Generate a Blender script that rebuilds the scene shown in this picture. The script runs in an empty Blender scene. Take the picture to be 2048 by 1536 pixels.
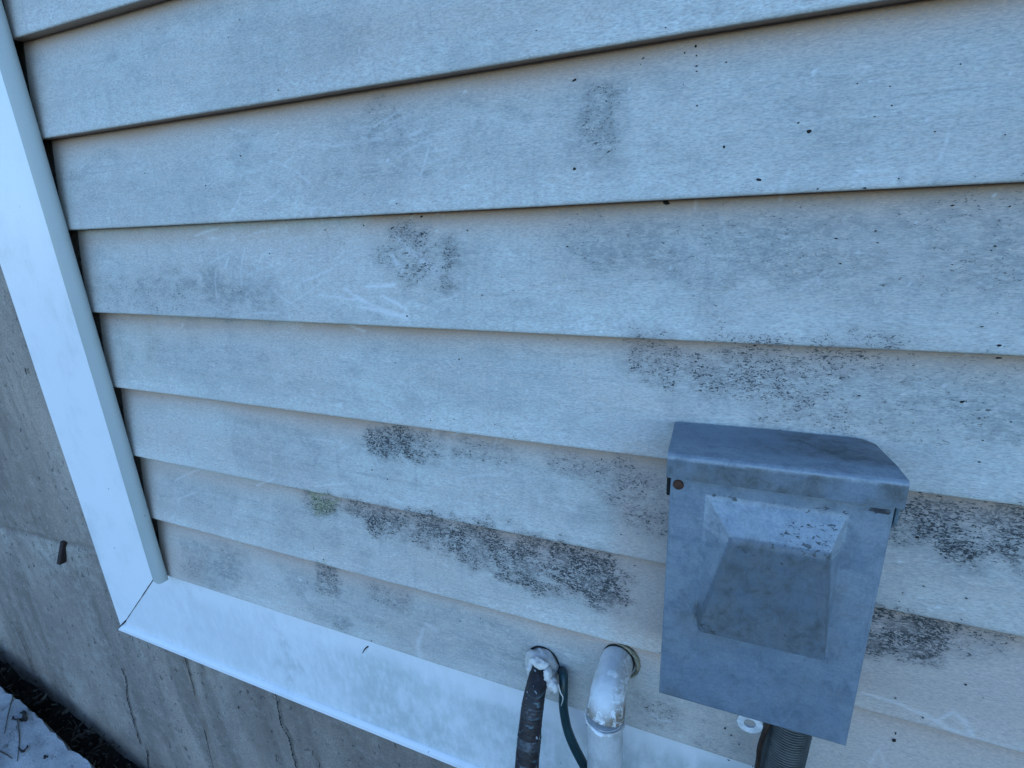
import bpy, bmesh, math, random
import numpy as np
from mathutils import Vector, Matrix

random.seed(7)
RNG = np.random.default_rng(11)
SC = bpy.context.scene
COL = SC.collection
RAD = math.radians

# ------------------------------------------------------------------ camera
CAM_POS = np.array([0.916488, -0.392039, 0.390928])
CAM_AX = np.array([[0.92874203, 0.36924218, -0.03314289],      # right
                   [0.08140925, -0.29034699, -0.95345223],     # down
                   [-0.36167772, 0.88281303, -0.29971718]])    # forward
FOCAL = 992.584                                                # in pixels of a 2048 px wide picture
cam = bpy.data.cameras.new("camera")
cam_o = bpy.data.objects.new("camera", cam)
COL.objects.link(cam_o)
cam.sensor_fit = 'HORIZONTAL'
cam.sensor_width = 36.0
cam.lens = 36.0 * FOCAL / 2048.0
cam.clip_start = 0.02
cam.clip_end = 500.0
m = Matrix.Identity(4)
for i in range(3):
    m[i][0] = CAM_AX[0][i]
    m[i][1] = -CAM_AX[1][i]
    m[i][2] = -CAM_AX[2][i]
    m[i][3] = CAM_POS[i]
cam_o.matrix_world = m
SC.camera = cam_o

# ------------------------------------------------------------------ light: open shade, the sun is behind the house
SUN_EL, SUN_ROT = RAD(24), RAD(-8)
world = bpy.data.worlds.new("World")
SC.world = world
world.use_nodes = True
wn = world.node_tree.nodes
wl = world.node_tree.links
wn.clear()
sky = wn.new("ShaderNodeTexSky")
sky.sky_type = 'NISHITA'
sky.sun_disc = False
sky.sun_elevation = SUN_EL
sky.sun_rotation = SUN_ROT
sky.air_density = 1.0
sky.dust_density = 0.0
sky.ozone_density = 6.0
bg = wn.new("ShaderNodeBackground")
bg.inputs[1].default_value = 0.13
wo = wn.new("ShaderNodeOutputWorld")
wl.new(sky.outputs[0], bg.inputs[0])
wl.new(bg.outputs[0], wo.inputs[0])

sun = bpy.data.lights.new("sun", 'SUN')
sun.energy = 3.0
sun.angle = RAD(0.5)
sun.color = (1.0, 0.93, 0.84)
sun_o = bpy.data.objects.new("sun", sun)
COL.objects.link(sun_o)
sd = Vector((math.sin(SUN_ROT) * math.cos(SUN_EL), math.cos(SUN_ROT) * math.cos(SUN_EL), math.sin(SUN_EL)))
sun_o.rotation_euler = (-sd).to_track_quat('-Z', 'Y').to_euler()
sun_o.location = (0, 4, 6)

SC.view_settings.view_transform = 'Standard'
SC.view_settings.look = 'None'
SC.view_settings.exposure = 2.08
SC.view_settings.gamma = 1.0

# ------------------------------------------------------------------ survey helpers
def at(u, v, y):
    """the point of the vertical plane at depth y that the photograph shows at pixel (u, v)"""
    d = CAM_AX.T @ np.array([(u - 1024) / FOCAL, (v - 768) / FOCAL, 1.0])
    t = (y - CAM_POS[1]) / d[1]
    p = CAM_POS + t * d
    return float(p[0]), float(y), float(p[2])

_TAB = {}
def vnoise(x, z, cell, seed):
    """smooth value noise on arrays, 0..1"""
    if seed not in _TAB:
        _TAB[seed] = np.random.default_rng(seed).random((257, 257))
    tab = _TAB[seed]
    gx, gz = np.asarray(x) / cell + 1000.0, np.asarray(z) / cell + 1000.0
    ix, iz = np.floor(gx).astype(int), np.floor(gz).astype(int)
    fx, fz = gx - ix, gz - iz
    fx, fz = fx * fx * (3 - 2 * fx), fz * fz * (3 - 2 * fz)
    ix0, ix1, iz0, iz1 = ix % 257, (ix + 1) % 257, iz % 257, (iz + 1) % 257
    return (tab[ix0, iz0] * (1 - fx) * (1 - fz) + tab[ix1, iz0] * fx * (1 - fz)
            + tab[ix0, iz1] * (1 - fx) * fz + tab[ix1, iz1] * fx * fz)

def fbm(x, z, cell, seed, octaves=4):
    s, a, t = 0, 1.0, 0
    for k in range(octaves):
        s = s + a * vnoise(x, z, cell / 2 ** k, seed + k)
        t += a
        a *= 0.55
    return s / t

def poly_mask(x, z, pts, soft):
    """1 inside the polygon, fading to 0 over `soft` metres outside it"""
    pts = np.array(pts)
    out = np.zeros_like(x)
    pad = soft * 1.2
    sel = (x > pts[:, 0].min() - pad) & (x < pts[:, 0].max() + pad) & (z > pts[:, 1].min() - pad) & (z < pts[:, 1].max() + pad)
    if not sel.any():
        return out
    px, pz = x[sel], z[sel]
    n = len(pts)
    inside = np.zeros(len(px), bool)
    dist = np.full(len(px), 1e9)
    for i in range(n):
        a, b = pts[i], pts[(i + 1) % n]
        e = b - a
        t = np.clip(((px - a[0]) * e[0] + (pz - a[1]) * e[1]) / (e @ e + 1e-12), 0, 1)
        dist = np.minimum(dist, np.hypot(px - a[0] - t * e[0], pz - a[1] - t * e[1]))
        if n > 2:
            c = ((a[1] > pz) != (b[1] > pz)) & (px < (b[0] - a[0]) * (pz - a[1]) / (b[1] - a[1] + 1e-12) + a[0])
            inside ^= c
    o = np.clip(1 - dist / soft, 0, 1)
    o[inside] = 1.0
    out[sel] = o * o * (3 - 2 * o)
    return out

def line_mask(x, z, pts, w0, w1):
    """soft line along pts whose half width goes from w0 to w1"""
    out = np.zeros_like(x)
    n = len(pts)
    for i in range(n - 1):
        a, b = np.array(pts[i]), np.array(pts[i + 1])
        wa, wb = w0 + (w1 - w0) * i / (n - 1), w0 + (w1 - w0) * (i + 1) / (n - 1)
        pad = max(wa, wb) * 1.1
        sel = ((x > min(a[0], b[0]) - pad) & (x < max(a[0], b[0]) + pad)
               & (z > min(a[1], b[1]) - pad) & (z < max(a[1], b[1]) + pad))
        if not sel.any():
            continue
        e = b - a
        t = np.clip(((x[sel] - a[0]) * e[0] + (z[sel] - a[1]) * e[1]) / (e @ e + 1e-12), 0, 1)
        d = np.hypot(x[sel] - a[0] - t * e[0], z[sel] - a[1] - t * e[1])
        out[sel] = np.maximum(out[sel], np.clip(1.2 * (1 - d / (wa + (wb - wa) * t)), 0, 1))
    return out

# ------------------------------------------------------------------ node helpers
class NT:
    def __init__(self, name):
        self.m = bpy.data.materials.new(name)
        self.m.use_nodes = True
        self.n = self.m.node_tree.nodes
        self.l = self.m.node_tree.links
        self.n.clear()
        self.out = self.n.new("ShaderNodeOutputMaterial")
        self.b = self.n.new("ShaderNodeBsdfPrincipled")
        self.l.new(self.b.outputs[0], self.out.inputs[0])
        self._pos = None
    def pos(self):
        if not self._pos:
            self._pos = self.n.new("ShaderNodeNewGeometry").outputs["Position"]
        return self._pos
    def put(self, sock, v):
        if hasattr(v, 'is_output'):
            self.l.new(v, sock)
        elif isinstance(v, (tuple, list)) and len(v) == 3 and sock.type == 'RGBA':
            sock.default_value = (*v, 1)
        else:
            sock.default_value = v
    def math(self, op, a, b=None, c=None, clamp=False):
        k = self.n.new("ShaderNodeMath")
        k.operation = op
        k.use_clamp = clamp
        self.put(k.inputs[0], a)
        if b is not None: self.put(k.inputs[1], b)
        if c is not None: self.put(k.inputs[2], c)
        return k.outputs[0]
    def noise(self, scale=(1, 1, 1), detail=4.0, rough=0.55, dist=0.0, off=(0, 0, 0), rot=(0, 0, 0)):
        mp = self.n.new("ShaderNodeMapping")
        mp.inputs["Location"].default_value = off
        mp.inputs["Rotation"].default_value = rot
        mp.inputs["Scale"].default_value = scale
        self.l.new(self.pos(), mp.inputs[0])
        k = self.n.new("ShaderNodeTexNoise")
        k.inputs["Scale"].default_value = 1.0
        k.inputs["Detail"].default_value = detail
        k.inputs["Roughness"].default_value = rough
        k.inputs["Distortion"].default_value = dist
        self.l.new(mp.outputs[0], k.inputs["Vector"])
        return k.outputs[0]
    def ramp(self, v, lo, hi, a=0.0, b=1.0, smooth=True):
        k = self.n.new("ShaderNodeMapRange")
        k.interpolation_type = 'SMOOTHSTEP' if smooth else 'LINEAR'
        self.put(k.inputs[0], v)
        self.put(k.inputs[1], lo)
        self.put(k.inputs[2], hi)
        self.put(k.inputs[3], a)
        self.put(k.inputs[4], b)
        return k.outputs[0]
    def mix(self, f, a, b, mode='MIX'):
        k = self.n.new("ShaderNodeMix")
        k.data_type = 'RGBA'
        k.blend_type = mode
        self.put(k.inputs[0], f)
        self.put(k.inputs[6], a)
        self.put(k.inputs[7], b)
        return k.outputs[2]
    def attr(self, name):
        k = self.n.new("ShaderNodeAttribute")
        k.attribute_name = name
        return k.outputs["Fac"]
    def bump(self, h, strength, distance=0.001):
        k = self.n.new("ShaderNodeBump")
        k.inputs["Strength"].default_value = strength
        k.inputs["Distance"].default_value = distance
        self.put(k.inputs["Height"], h)
        self.l.new(k.outputs[0], self.b.inputs["Normal"])
    def done(self, col, rough=0.6, spec=0.4, metal=0.0):
        self.put(self.b.inputs["Base Color"], col)
        self.put(self.b.inputs["Roughness"], rough)
        self.b.inputs["Specular IOR Level"].default_value = spec
        self.b.inputs["Metallic"].default_value = metal
        return self.m

# ------------------------------------------------------------------ materials
def mat_siding():
    t = NT("almond_vinyl_siding")
    film, mould, scr, green, brown, lap_shade, haze, chalk_light = (t.attr(a) for a in ("film", "mould", "scratch", "green", "brown", "lap_shade", "smear", "chalk_light"))
    base = t.mix(lap_shade, (0.465, 0.378, 0.322), (0.40, 0.255, 0.160))  # mixes the painted brown lap shade into the tan base
    cloud = t.noise((6, 6, 12), 6, 0.62, 0.3)
    cloud2 = t.noise((24, 24, 40), 6, 0.68, 0.25, off=(3, 1, 5))
    fine = t.noise((120, 120, 230), 5, 0.75, 0.5, off=(2, 8, 1))
    grain = t.noise((70, 70, 420), 4, 0.6, 0.6)
    grain2 = t.noise((170, 170, 800), 3, 0.6, 0.4, off=(9, 2, 1))
    drip = t.noise((130, 130, 9), 3, 0.6, 0.2, off=(5, 5, 2))
    speck = t.noise((330, 330, 1150), 3, 0.7)
    streak = t.noise((6, 6, 130), 6, 0.68, 0.35, off=(4, 2, 8))
    f = t.math('MULTIPLY', film, t.ramp(cloud, 0.26, 0.60, 0.55, 1.0))
    f = t.math('MULTIPLY', f, t.ramp(fine, 0.30, 0.56, 0.60, 1.0))
    col = t.mix(f, base, (0.515, 0.545, 0.505))
    # dark mottling of the dust film
    dark = t.math('MULTIPLY', t.ramp(cloud2, 0.41, 0.66), t.ramp(cloud, 0.38, 0.60, 0.08, 0.75))
    dark = t.math('MAXIMUM', dark, t.math('MULTIPLY', haze, t.ramp(cloud2, 0.32, 0.58, 0.35, 1.0)))
    dark = t.math('MULTIPLY', dark, t.ramp(streak, 0.34, 0.58, 0.60, 1.0))
    dark = t.math('MAXIMUM', dark, t.math('MULTIPLY', t.ramp(streak, 0.50, 0.70, 0.0, 0.60), t.ramp(cloud, 0.36, 0.56, 0.25, 1.0)))
    dark = t.math('MULTIPLY', dark, t.ramp(film, 0.05, 0.75, 0.25, 1.0))
    dark = t.math('MULTIPLY', dark, t.ramp(fine, 0.35, 0.60, 0.20, 1.0))
    col = t.mix(t.math('MULTIPLY', dark, 0.90), col, (0.200, 0.214, 0.208))
    gl = t.math('MULTIPLY', t.ramp(grain2, 0.50, 0.70), t.ramp(film, 0.1, 0.8, 0.10, 0.36))
    col = t.mix(gl, col, (0.255, 0.268, 0.255))
    lt = t.math('MULTIPLY', t.ramp(grain, 0.57, 0.72), t.ramp(film, 0.2, 0.9, 0.05, 0.35))
    col = t.mix(lt, col, (0.65, 0.67, 0.63))
    lt2 = t.math('MULTIPLY', t.ramp(fine, 0.56, 0.70), t.math('ADD', t.ramp(film, 0.2, 0.9, 0.0, 0.30), t.math('MULTIPLY', chalk_light, 0.4)))
    col = t.mix(lt2, col, (0.70, 0.715, 0.68))
    col = t.mix(t.math('MULTIPLY', chalk_light, t.ramp(fine, 0.36, 0.60, 0.15, 0.65)), col, (0.62, 0.635, 0.60))
    col = t.mix(t.math('MULTIPLY', t.ramp(drip, 0.56, 0.74, 0, 0.26), t.ramp(film, 0.1, 0.7)), col, (0.25, 0.26, 0.27))
    col = t.mix(t.ramp(speck, 0.28, 0.60, 0.55, 0.0), col, (0.20, 0.21, 0.22))
    col = t.mix(t.ramp(speck, 0.56, 0.80, 0.0, 0.32), col, (0.72, 0.73, 0.72))
    sc = t.math('MULTIPLY', scr, t.ramp(fine, 0.30, 0.50))
    col = t.mix(t.math('MULTIPLY', sc, 0.75), col, (0.64, 0.645, 0.64))
    # mould: a brown-grey halo with black worm-like flecks along the grain
    halo = t.math('MULTIPLY', t.ramp(mould, 0.05, 0.95, 0, 0.66), t.ramp(fine, 0.36, 0.60, 0.22, 1.0))
    col = t.mix(halo, col, t.mix(brown, (0.155, 0.162, 0.158), (0.200, 0.168, 0.158)))
    col = t.mix(t.math('MULTIPLY', green, t.ramp(fine, 0.34, 0.54, 0.25, 0.8)), col, (0.235, 0.255, 0.125))
    fl = t.noise((360, 360, 720), 3, 0.62, 1.0, off=(1, 7, 3), rot=(0, 0.25, 0))
    thr = t.ramp(mould, 0.02, 1.0, 0.72, 0.455, smooth=False)
    spots = t.ramp(t.math('SUBTRACT', fl, thr), -0.02, 0.055)
    spots = t.math('MULTIPLY', spots, t.ramp(mould, 0.02, 0.55, 0.0, 1.0, smooth=False))
    spots = t.math('MULTIPLY', spots, t.ramp(t.noise((70, 70, 70), 3), 0.34, 0.55, 0.55, 0.97))
    col = t.mix(spots, col, (0.032, 0.036, 0.038))
    h = t.math('ADD', t.math('MULTIPLY', grain, 1.0), t.math('MULTIPLY', t.noise((22, 22, 300), 3, 0.6, 0.8), 0.8))
    h = t.math('ADD', h, t.math('MULTIPLY', t.math('ADD', spots, fine), 0.4))
    t.bump(h, 0.45, 0.0007)
    return t.done(col, t.ramp(film, 0, 1, 0.5, 0.75), 0.35)

def mat_trim(name, base, smudge=(0.42, 0.45, 0.44), amt=0.55, rough=0.42):
    t = NT(name)
    c = t.noise((9, 9, 9), 5, 0.6, 0.4)
    d = t.noise((60, 60, 30), 5, 0.7)
    s = t.noise((600, 600, 600), 2)
    film = t.attr("film")
    f = t.math('MULTIPLY', t.ramp(c, 0.44, 0.70), t.ramp(d, 0.36, 0.62, 0.2, 0.9))
    f = t.math('MULTIPLY', f, t.ramp(film, 0, 1, 0.35, 1.0))
    f = t.math('MAXIMUM', f, t.math('MULTIPLY', film, t.ramp(d, 0.30, 0.64, 0.25, 0.75)))
    col = t.mix(t.math('MULTIPLY', f, amt), base, smudge)
    col = t.mix(t.ramp(s, 0.35, 0.7, 0.08, 0.0), col, (0.2, 0.2, 0.2))
    dots = t.ramp(t.noise((130, 130, 130), 2, 0.5, off=(4, 4, 4)), 0.765, 0.785)
    col = t.mix(t.math('MULTIPLY', dots, 0.7), col, (0.08, 0.08, 0.08))
    t.bump(t.math('ADD', t.noise((14, 14, 14), 2), t.math('MULTIPLY', s, 0.04)), 0.25, 0.002)
    return t.done(col, rough, 0.45)

def mat_concrete():
    t = NT("poured_concrete")
    c = t.noise((3.2, 3.2, 2.0), 6, 0.6, 0.3)
    st = t.noise((16, 16, 2.2), 5, 0.6, 0.6, off=(2, 0, 4))
    m_ = t.noise((48, 48, 44), 8, 0.72)
    s = t.noise((420, 420, 420), 3, 0.6)
    pale, crack, rough_ = t.attr("pale"), t.attr("stain"), t.attr("rough")
    col = t.mix(t.ramp(c, 0.34, 0.66), (0.385, 0.325, 0.265), (0.245, 0.208, 0.175))
    col = t.mix(t.ramp(st, 0.42, 0.68, 0, 0.75), col, (0.165, 0.138, 0.115))
    col = t.mix(t.ramp(m_, 0.46, 0.68, 0, 0.45), col, (0.43, 0.39, 0.335))
    col = t.mix(t.math('MULTIPLY', pale, t.ramp(m_, 0.34, 0.60, 0.2, 0.9)), col, (0.48, 0.455, 0.40))
    col = t.mix(t.math('MULTIPLY', crack, 0.7), col, (0.115, 0.088, 0.07))
    pit = t.math('MULTIPLY', t.ramp(t.noise((95, 95, 60), 2.5, 0.6, 0.5, off=(5, 5, 5)), 0.63, 0.69), t.ramp(rough_, 0, 1, 0.65, 0.95))
    pit2 = t.math('MULTIPLY', t.ramp(t.noise((60, 60, 22), 4, 0.65, 0.9, off=(1, 5, 5)), 0.60, 0.66), rough_)
    pit = t.math('MAXIMUM', pit, t.math('MULTIPLY', pit2, 0.7))
    col = t.mix(pit, col, (0.04, 0.038, 0.036))
    col = t.mix(t.ramp(s, 0.3, 0.68, 0.50, 0.0), col, (0.09, 0.08, 0.075))
    h = t.math('ADD', m_, t.math('MULTIPLY', s, 0.35))
    h = t.math('SUBTRACT', h, t.math('MULTIPLY', pit, 0.8))
    t.bump(h, 0.6, 0.003)
    return t.done(col, 0.9, 0.2)

def mat_box(name, dirty):
    t = NT(name)
    base = (0.112, 0.155, 0.205)
    c = t.noise((16, 16, 12), 5, 0.6, 0.4)
    d = t.noise((70, 70, 60), 6, 0.7, 0.4)
    g = t.noise((60, 60, 260), 3, 0.6, 0.4)
    s = t.noise((700, 700, 700), 2)
    col = t.mix(t.ramp(c, 0.38, 0.66, 0, 0.45), base, (0.128, 0.170, 0.222))
    chalk_light = t.attr("chalk_light")  # pale chalk, also carrying painted sky light and edge highlights
    col = t.mix(t.math('MULTIPLY', chalk_light, t.ramp(d, 0.28, 0.60, 0.4, 1.0)), col, (0.315, 0.365, 0.390))
    col = t.mix(t.ramp(d, 0.50, 0.72, 0, 0.45), col, (0.17, 0.215, 0.27))
    col = t.mix(t.ramp(t.noise((75, 75, 60), 7, 0.75, 0.5, off=(7, 1, 3)), 0.48, 0.68, 0, 0.45), col, (0.070, 0.095, 0.120))
    grime = t.attr("grime")
    k = t.math('MULTIPLY', grime, t.ramp(d, 0.30, 0.60, 0.45, 1.0))
    col = t.mix(t.math('MULTIPLY', k, 0.9), col, (0.115, 0.128, 0.128))
    k2 = t.math('MULTIPLY', grime, t.ramp(t.noise((110, 110, 80), 7, 0.75, 0.4, off=(1, 9, 4)), 0.42, 0.66, 0.0, 0.8))
    col = t.mix(k2, col, (0.052, 0.058, 0.056))
    black = t.attr("black")
    fl = t.noise((300, 300, 480), 2.5, 0.55, 0.8)
    thr = t.ramp(black, 0.05, 1.0, 0.78, 0.50, smooth=False)
    sp = t.math('MULTIPLY', t.ramp(t.math('SUBTRACT', fl, thr), -0.01, 0.05), t.ramp(black, 0.03, 0.2))
    col = t.mix(t.math('MULTIPLY', sp, 0.85), col, (0.03, 0.032, 0.03))
    col = t.mix(t.ramp(g, 0.5, 0.7, 0, 0.22), col, (0.065, 0.10, 0.15))
    col = t.mix(t.ramp(s, 0.3, 0.7, 0.22, 0.0), col, (0.05, 0.06, 0.08))
    t.bump(t.math('ADD', d, t.math('MULTIPLY', s, 0.3)), 0.22, 0.0008)
    return t.done(col, t.ramp(d, 0.3, 0.7, 0.42, 0.62), 0.45)

def mat_plain(name, a, b, scale=60, lo=0.4, hi=0.65, rough=0.6, spec=0.4, bump=0.3, dist=0.0005, metal=0.0, aniso=(1, 1, 1)):
    t = NT(name)
    n = t.noise(tuple(scale * k for k in aniso), 5, 0.62, 0.3)
    s = t.noise((scale * 9,) * 3, 2)
    col = t.mix(t.ramp(n, lo, hi), a, b)
    col = t.mix(t.ramp(s, 0.3, 0.7, 0.18, 0), col, tuple(0.4 * k for k in a))
    t.bump(t.math('ADD', n, t.math('MULTIPLY', s, 0.3)), bump, dist)
    return t.done(col, rough, spec, metal)

def mat_wrap():
    t = NT("black_pipe_insulation")
    n = t.noise((90, 90, 90), 5, 0.65, 0.5)
    r = t.noise((38, 38, 150), 4, 0.6, 1.2, off=(3, 3, 3))
    col = t.mix(t.ramp(n, 0.4, 0.7), (0.010, 0.008, 0.010), (0.030, 0.022, 0.024))
    col = t.mix(t.ramp(r, 0.58, 0.68, 0, 0.7), col, (0.10, 0.17, 0.20))
    col = t.mix(t.ramp(t.noise((170, 170, 170), 3, 0.6, 1.0, off=(8, 1, 2)), 0.655, 0.70, 0, 0.8), col, (0.42, 0.47, 0.48))
    t.bump(t.math('ADD', n, r), 0.6, 0.0015)
    return t.done(col, 0.5, 0.4)

def mat_pvc():
    t = NT("painted_white_pvc")
    n = t.noise((40, 40, 40), 5, 0.65, 0.4)
    crust = t.attr("crust")
    col = t.mix(t.ramp(n, 0.46, 0.68, 0, 0.5), (0.70, 0.71, 0.70), (0.42, 0.43, 0.39))
    k = t.math('MULTIPLY', crust, t.ramp(t.noise((130, 130, 130), 5, 0.7, 0.8), 0.40, 0.54))
    col = t.mix(t.math('MULTIPLY', k, 0.85), col, (0.22, 0.175, 0.13))
    dots = t.ramp(t.noise((210, 210, 210), 2, 0.5, 0.6, off=(6, 4, 4)), 0.70, 0.735)
    col = t.mix(t.math('MULTIPLY', dots, t.ramp(crust, 0, 1, 0.25, 0.9)), col, (0.04, 0.035, 0.03))
    t.bump(t.math('ADD', n, t.math('MULTIPLY', k, 0.8)), 0.45, 0.0012)
    return t.done(col, 0.75, 0.25)

def mat_snow():
    t = NT("old_snow")
    n = t.noise((9, 9, 9), 5, 0.6, 0.3)
    d = t.noise((30, 30, 30), 6, 0.7, 0.6, off=(2, 2, 2))
    s = t.noise((330, 330, 330), 3)
    col = t.mix(t.ramp(n, 0.36, 0.64), (0.50, 0.50, 0.50), (0.27, 0.275, 0.28))
    col = t.mix(t.ramp(d, 0.55, 0.68, 0, 0.85), col, (0.06, 0.056, 0.05))
    col = t.mix(t.ramp(s, 0.3, 0.7, 0.25, 0), col, (0.15, 0.15, 0.16))
    t.bump(t.math('ADD', d, t.math('MULTIPLY', s, 0.35)), 0.7, 0.004)
    return t.done(col, 0.75, 0.35)

def mat_ground():
    t = NT("dark_soil")
    n = t.noise((25, 25, 25), 6, 0.65)
    s = t.noise((240, 240, 240), 3)
    col = t.mix(t.ramp(n, 0.4, 0.65), (0.014, 0.012, 0.010), (0.035, 0.030, 0.022))
    col = t.mix(t.ramp(s, 0.55, 0.75, 0, 0.6), col, (0.06, 0.05, 0.035))
    t.bump(t.math('ADD', n, s), 0.9, 0.01)
    return t.done(col, 0.95, 0.1)

M = dict(
    siding=mat_siding(),
    trim=mat_trim("white_coil_trim", (0.73, 0.745, 0.76), (0.33, 0.385, 0.37), amt=0.95),
    channel=mat_trim("weathered_channel_vinyl", (0.35, 0.385, 0.365), (0.24, 0.28, 0.255), 0.7, 0.55),
    concrete=mat_concrete(),
    box=mat_box("grey_enamel", True),
    dark=mat_plain("dark_recess", (0.012, 0.012, 0.012), (0.02, 0.02, 0.02), rough=0.9, spec=0.1),
    dirtline=mat_plain("grime", (0.022, 0.020, 0.018), (0.04, 0.036, 0.032), 200, rough=0.9, spec=0.1),
    wrap=mat_wrap(),
    tape=mat_plain("grey_tape", (0.035, 0.036, 0.042), (0.10, 0.115, 0.13), 130, 0.45, 0.7, rough=0.5),
    cable=mat_plain("dark_green_sheath", (0.006, 0.028, 0.034), (0.012, 0.045, 0.052), 60, rough=0.38, spec=0.5, bump=0.1),
    seal=mat_plain("old_white_sealant", (0.62, 0.60, 0.56), (0.40, 0.385, 0.35), 90, 0.45, 0.68, rough=0.7, bump=0.5, dist=0.0015),
    caulk=mat_plain("olive_caulk", (0.26, 0.235, 0.16), (0.12, 0.105, 0.07), 160, 0.42, 0.62, rough=0.7, bump=0.5, dist=0.001),
    pvc=mat_pvc(),
    dullpvc=mat_plain("dull_white_pipe", (0.46, 0.47, 0.47), (0.34, 0.35, 0.345), 45, 0.42, 0.66, rough=0.55, bump=0.25),
    zinc=mat_plain("zinc_plate", (0.60, 0.62, 0.63), (0.42, 0.44, 0.45), 120, rough=0.5, metal=0.1),
    conduit=mat_plain("dark_flexible_conduit", (0.018, 0.024, 0.026), (0.042, 0.050, 0.050), 80, rough=0.40, spec=0.5, bump=0.2),
    wire=mat_plain("brown_wire", (0.016, 0.009, 0.006), (0.035, 0.02, 0.012), 120, rough=0.5),
    rust=mat_plain("rust", (0.075, 0.032, 0.018), (0.035, 0.016, 0.010), 300, rough=0.85, bump=0.6),
    rustdark=mat_plain("dark_rust", (0.030, 0.014, 0.010), (0.012, 0.010, 0.012), 200, rough=0.85, bump=0.6),
    teal=mat_plain("worn_hinge_metal", (0.075, 0.115, 0.135), (0.14, 0.18, 0.19), 160, rough=0.5),
    snow=mat_snow(),
    soil=mat_ground(),
    leaf=mat_plain("dead_leaf", (0.030, 0.022, 0.016), (0.06, 0.042, 0.026), 90, rough=0.8, bump=0.5),
    stem=mat_plain("dry_stem", (0.10, 0.082, 0.055), (0.05, 0.04, 0.028), 90, rough=0.8),
    lawn=mat_plain("winter_lawn", (0.045, 0.042, 0.024), (0.075, 0.066, 0.038), 6, rough=0.95, spec=0.1, bump=0.5, dist=0.02),
)

# ------------------------------------------------------------------ object helpers
def empty(name, loc, label, cat, group=None, rot=None):
    o = bpy.data.objects.new(name, None)
    o.empty_display_size = 0.05
    COL.objects.link(o)
    o.location = loc
    if rot: o.rotation_euler = rot
    tag(o, label, cat, group)
    return o

def tag(o, label=None, cat=None, group=None, kind=None):
    if label: o["label"] = label
    if cat: o["category"] = cat
    if group: o["group"] = group
    if kind: o["kind"] = kind
    return o

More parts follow.
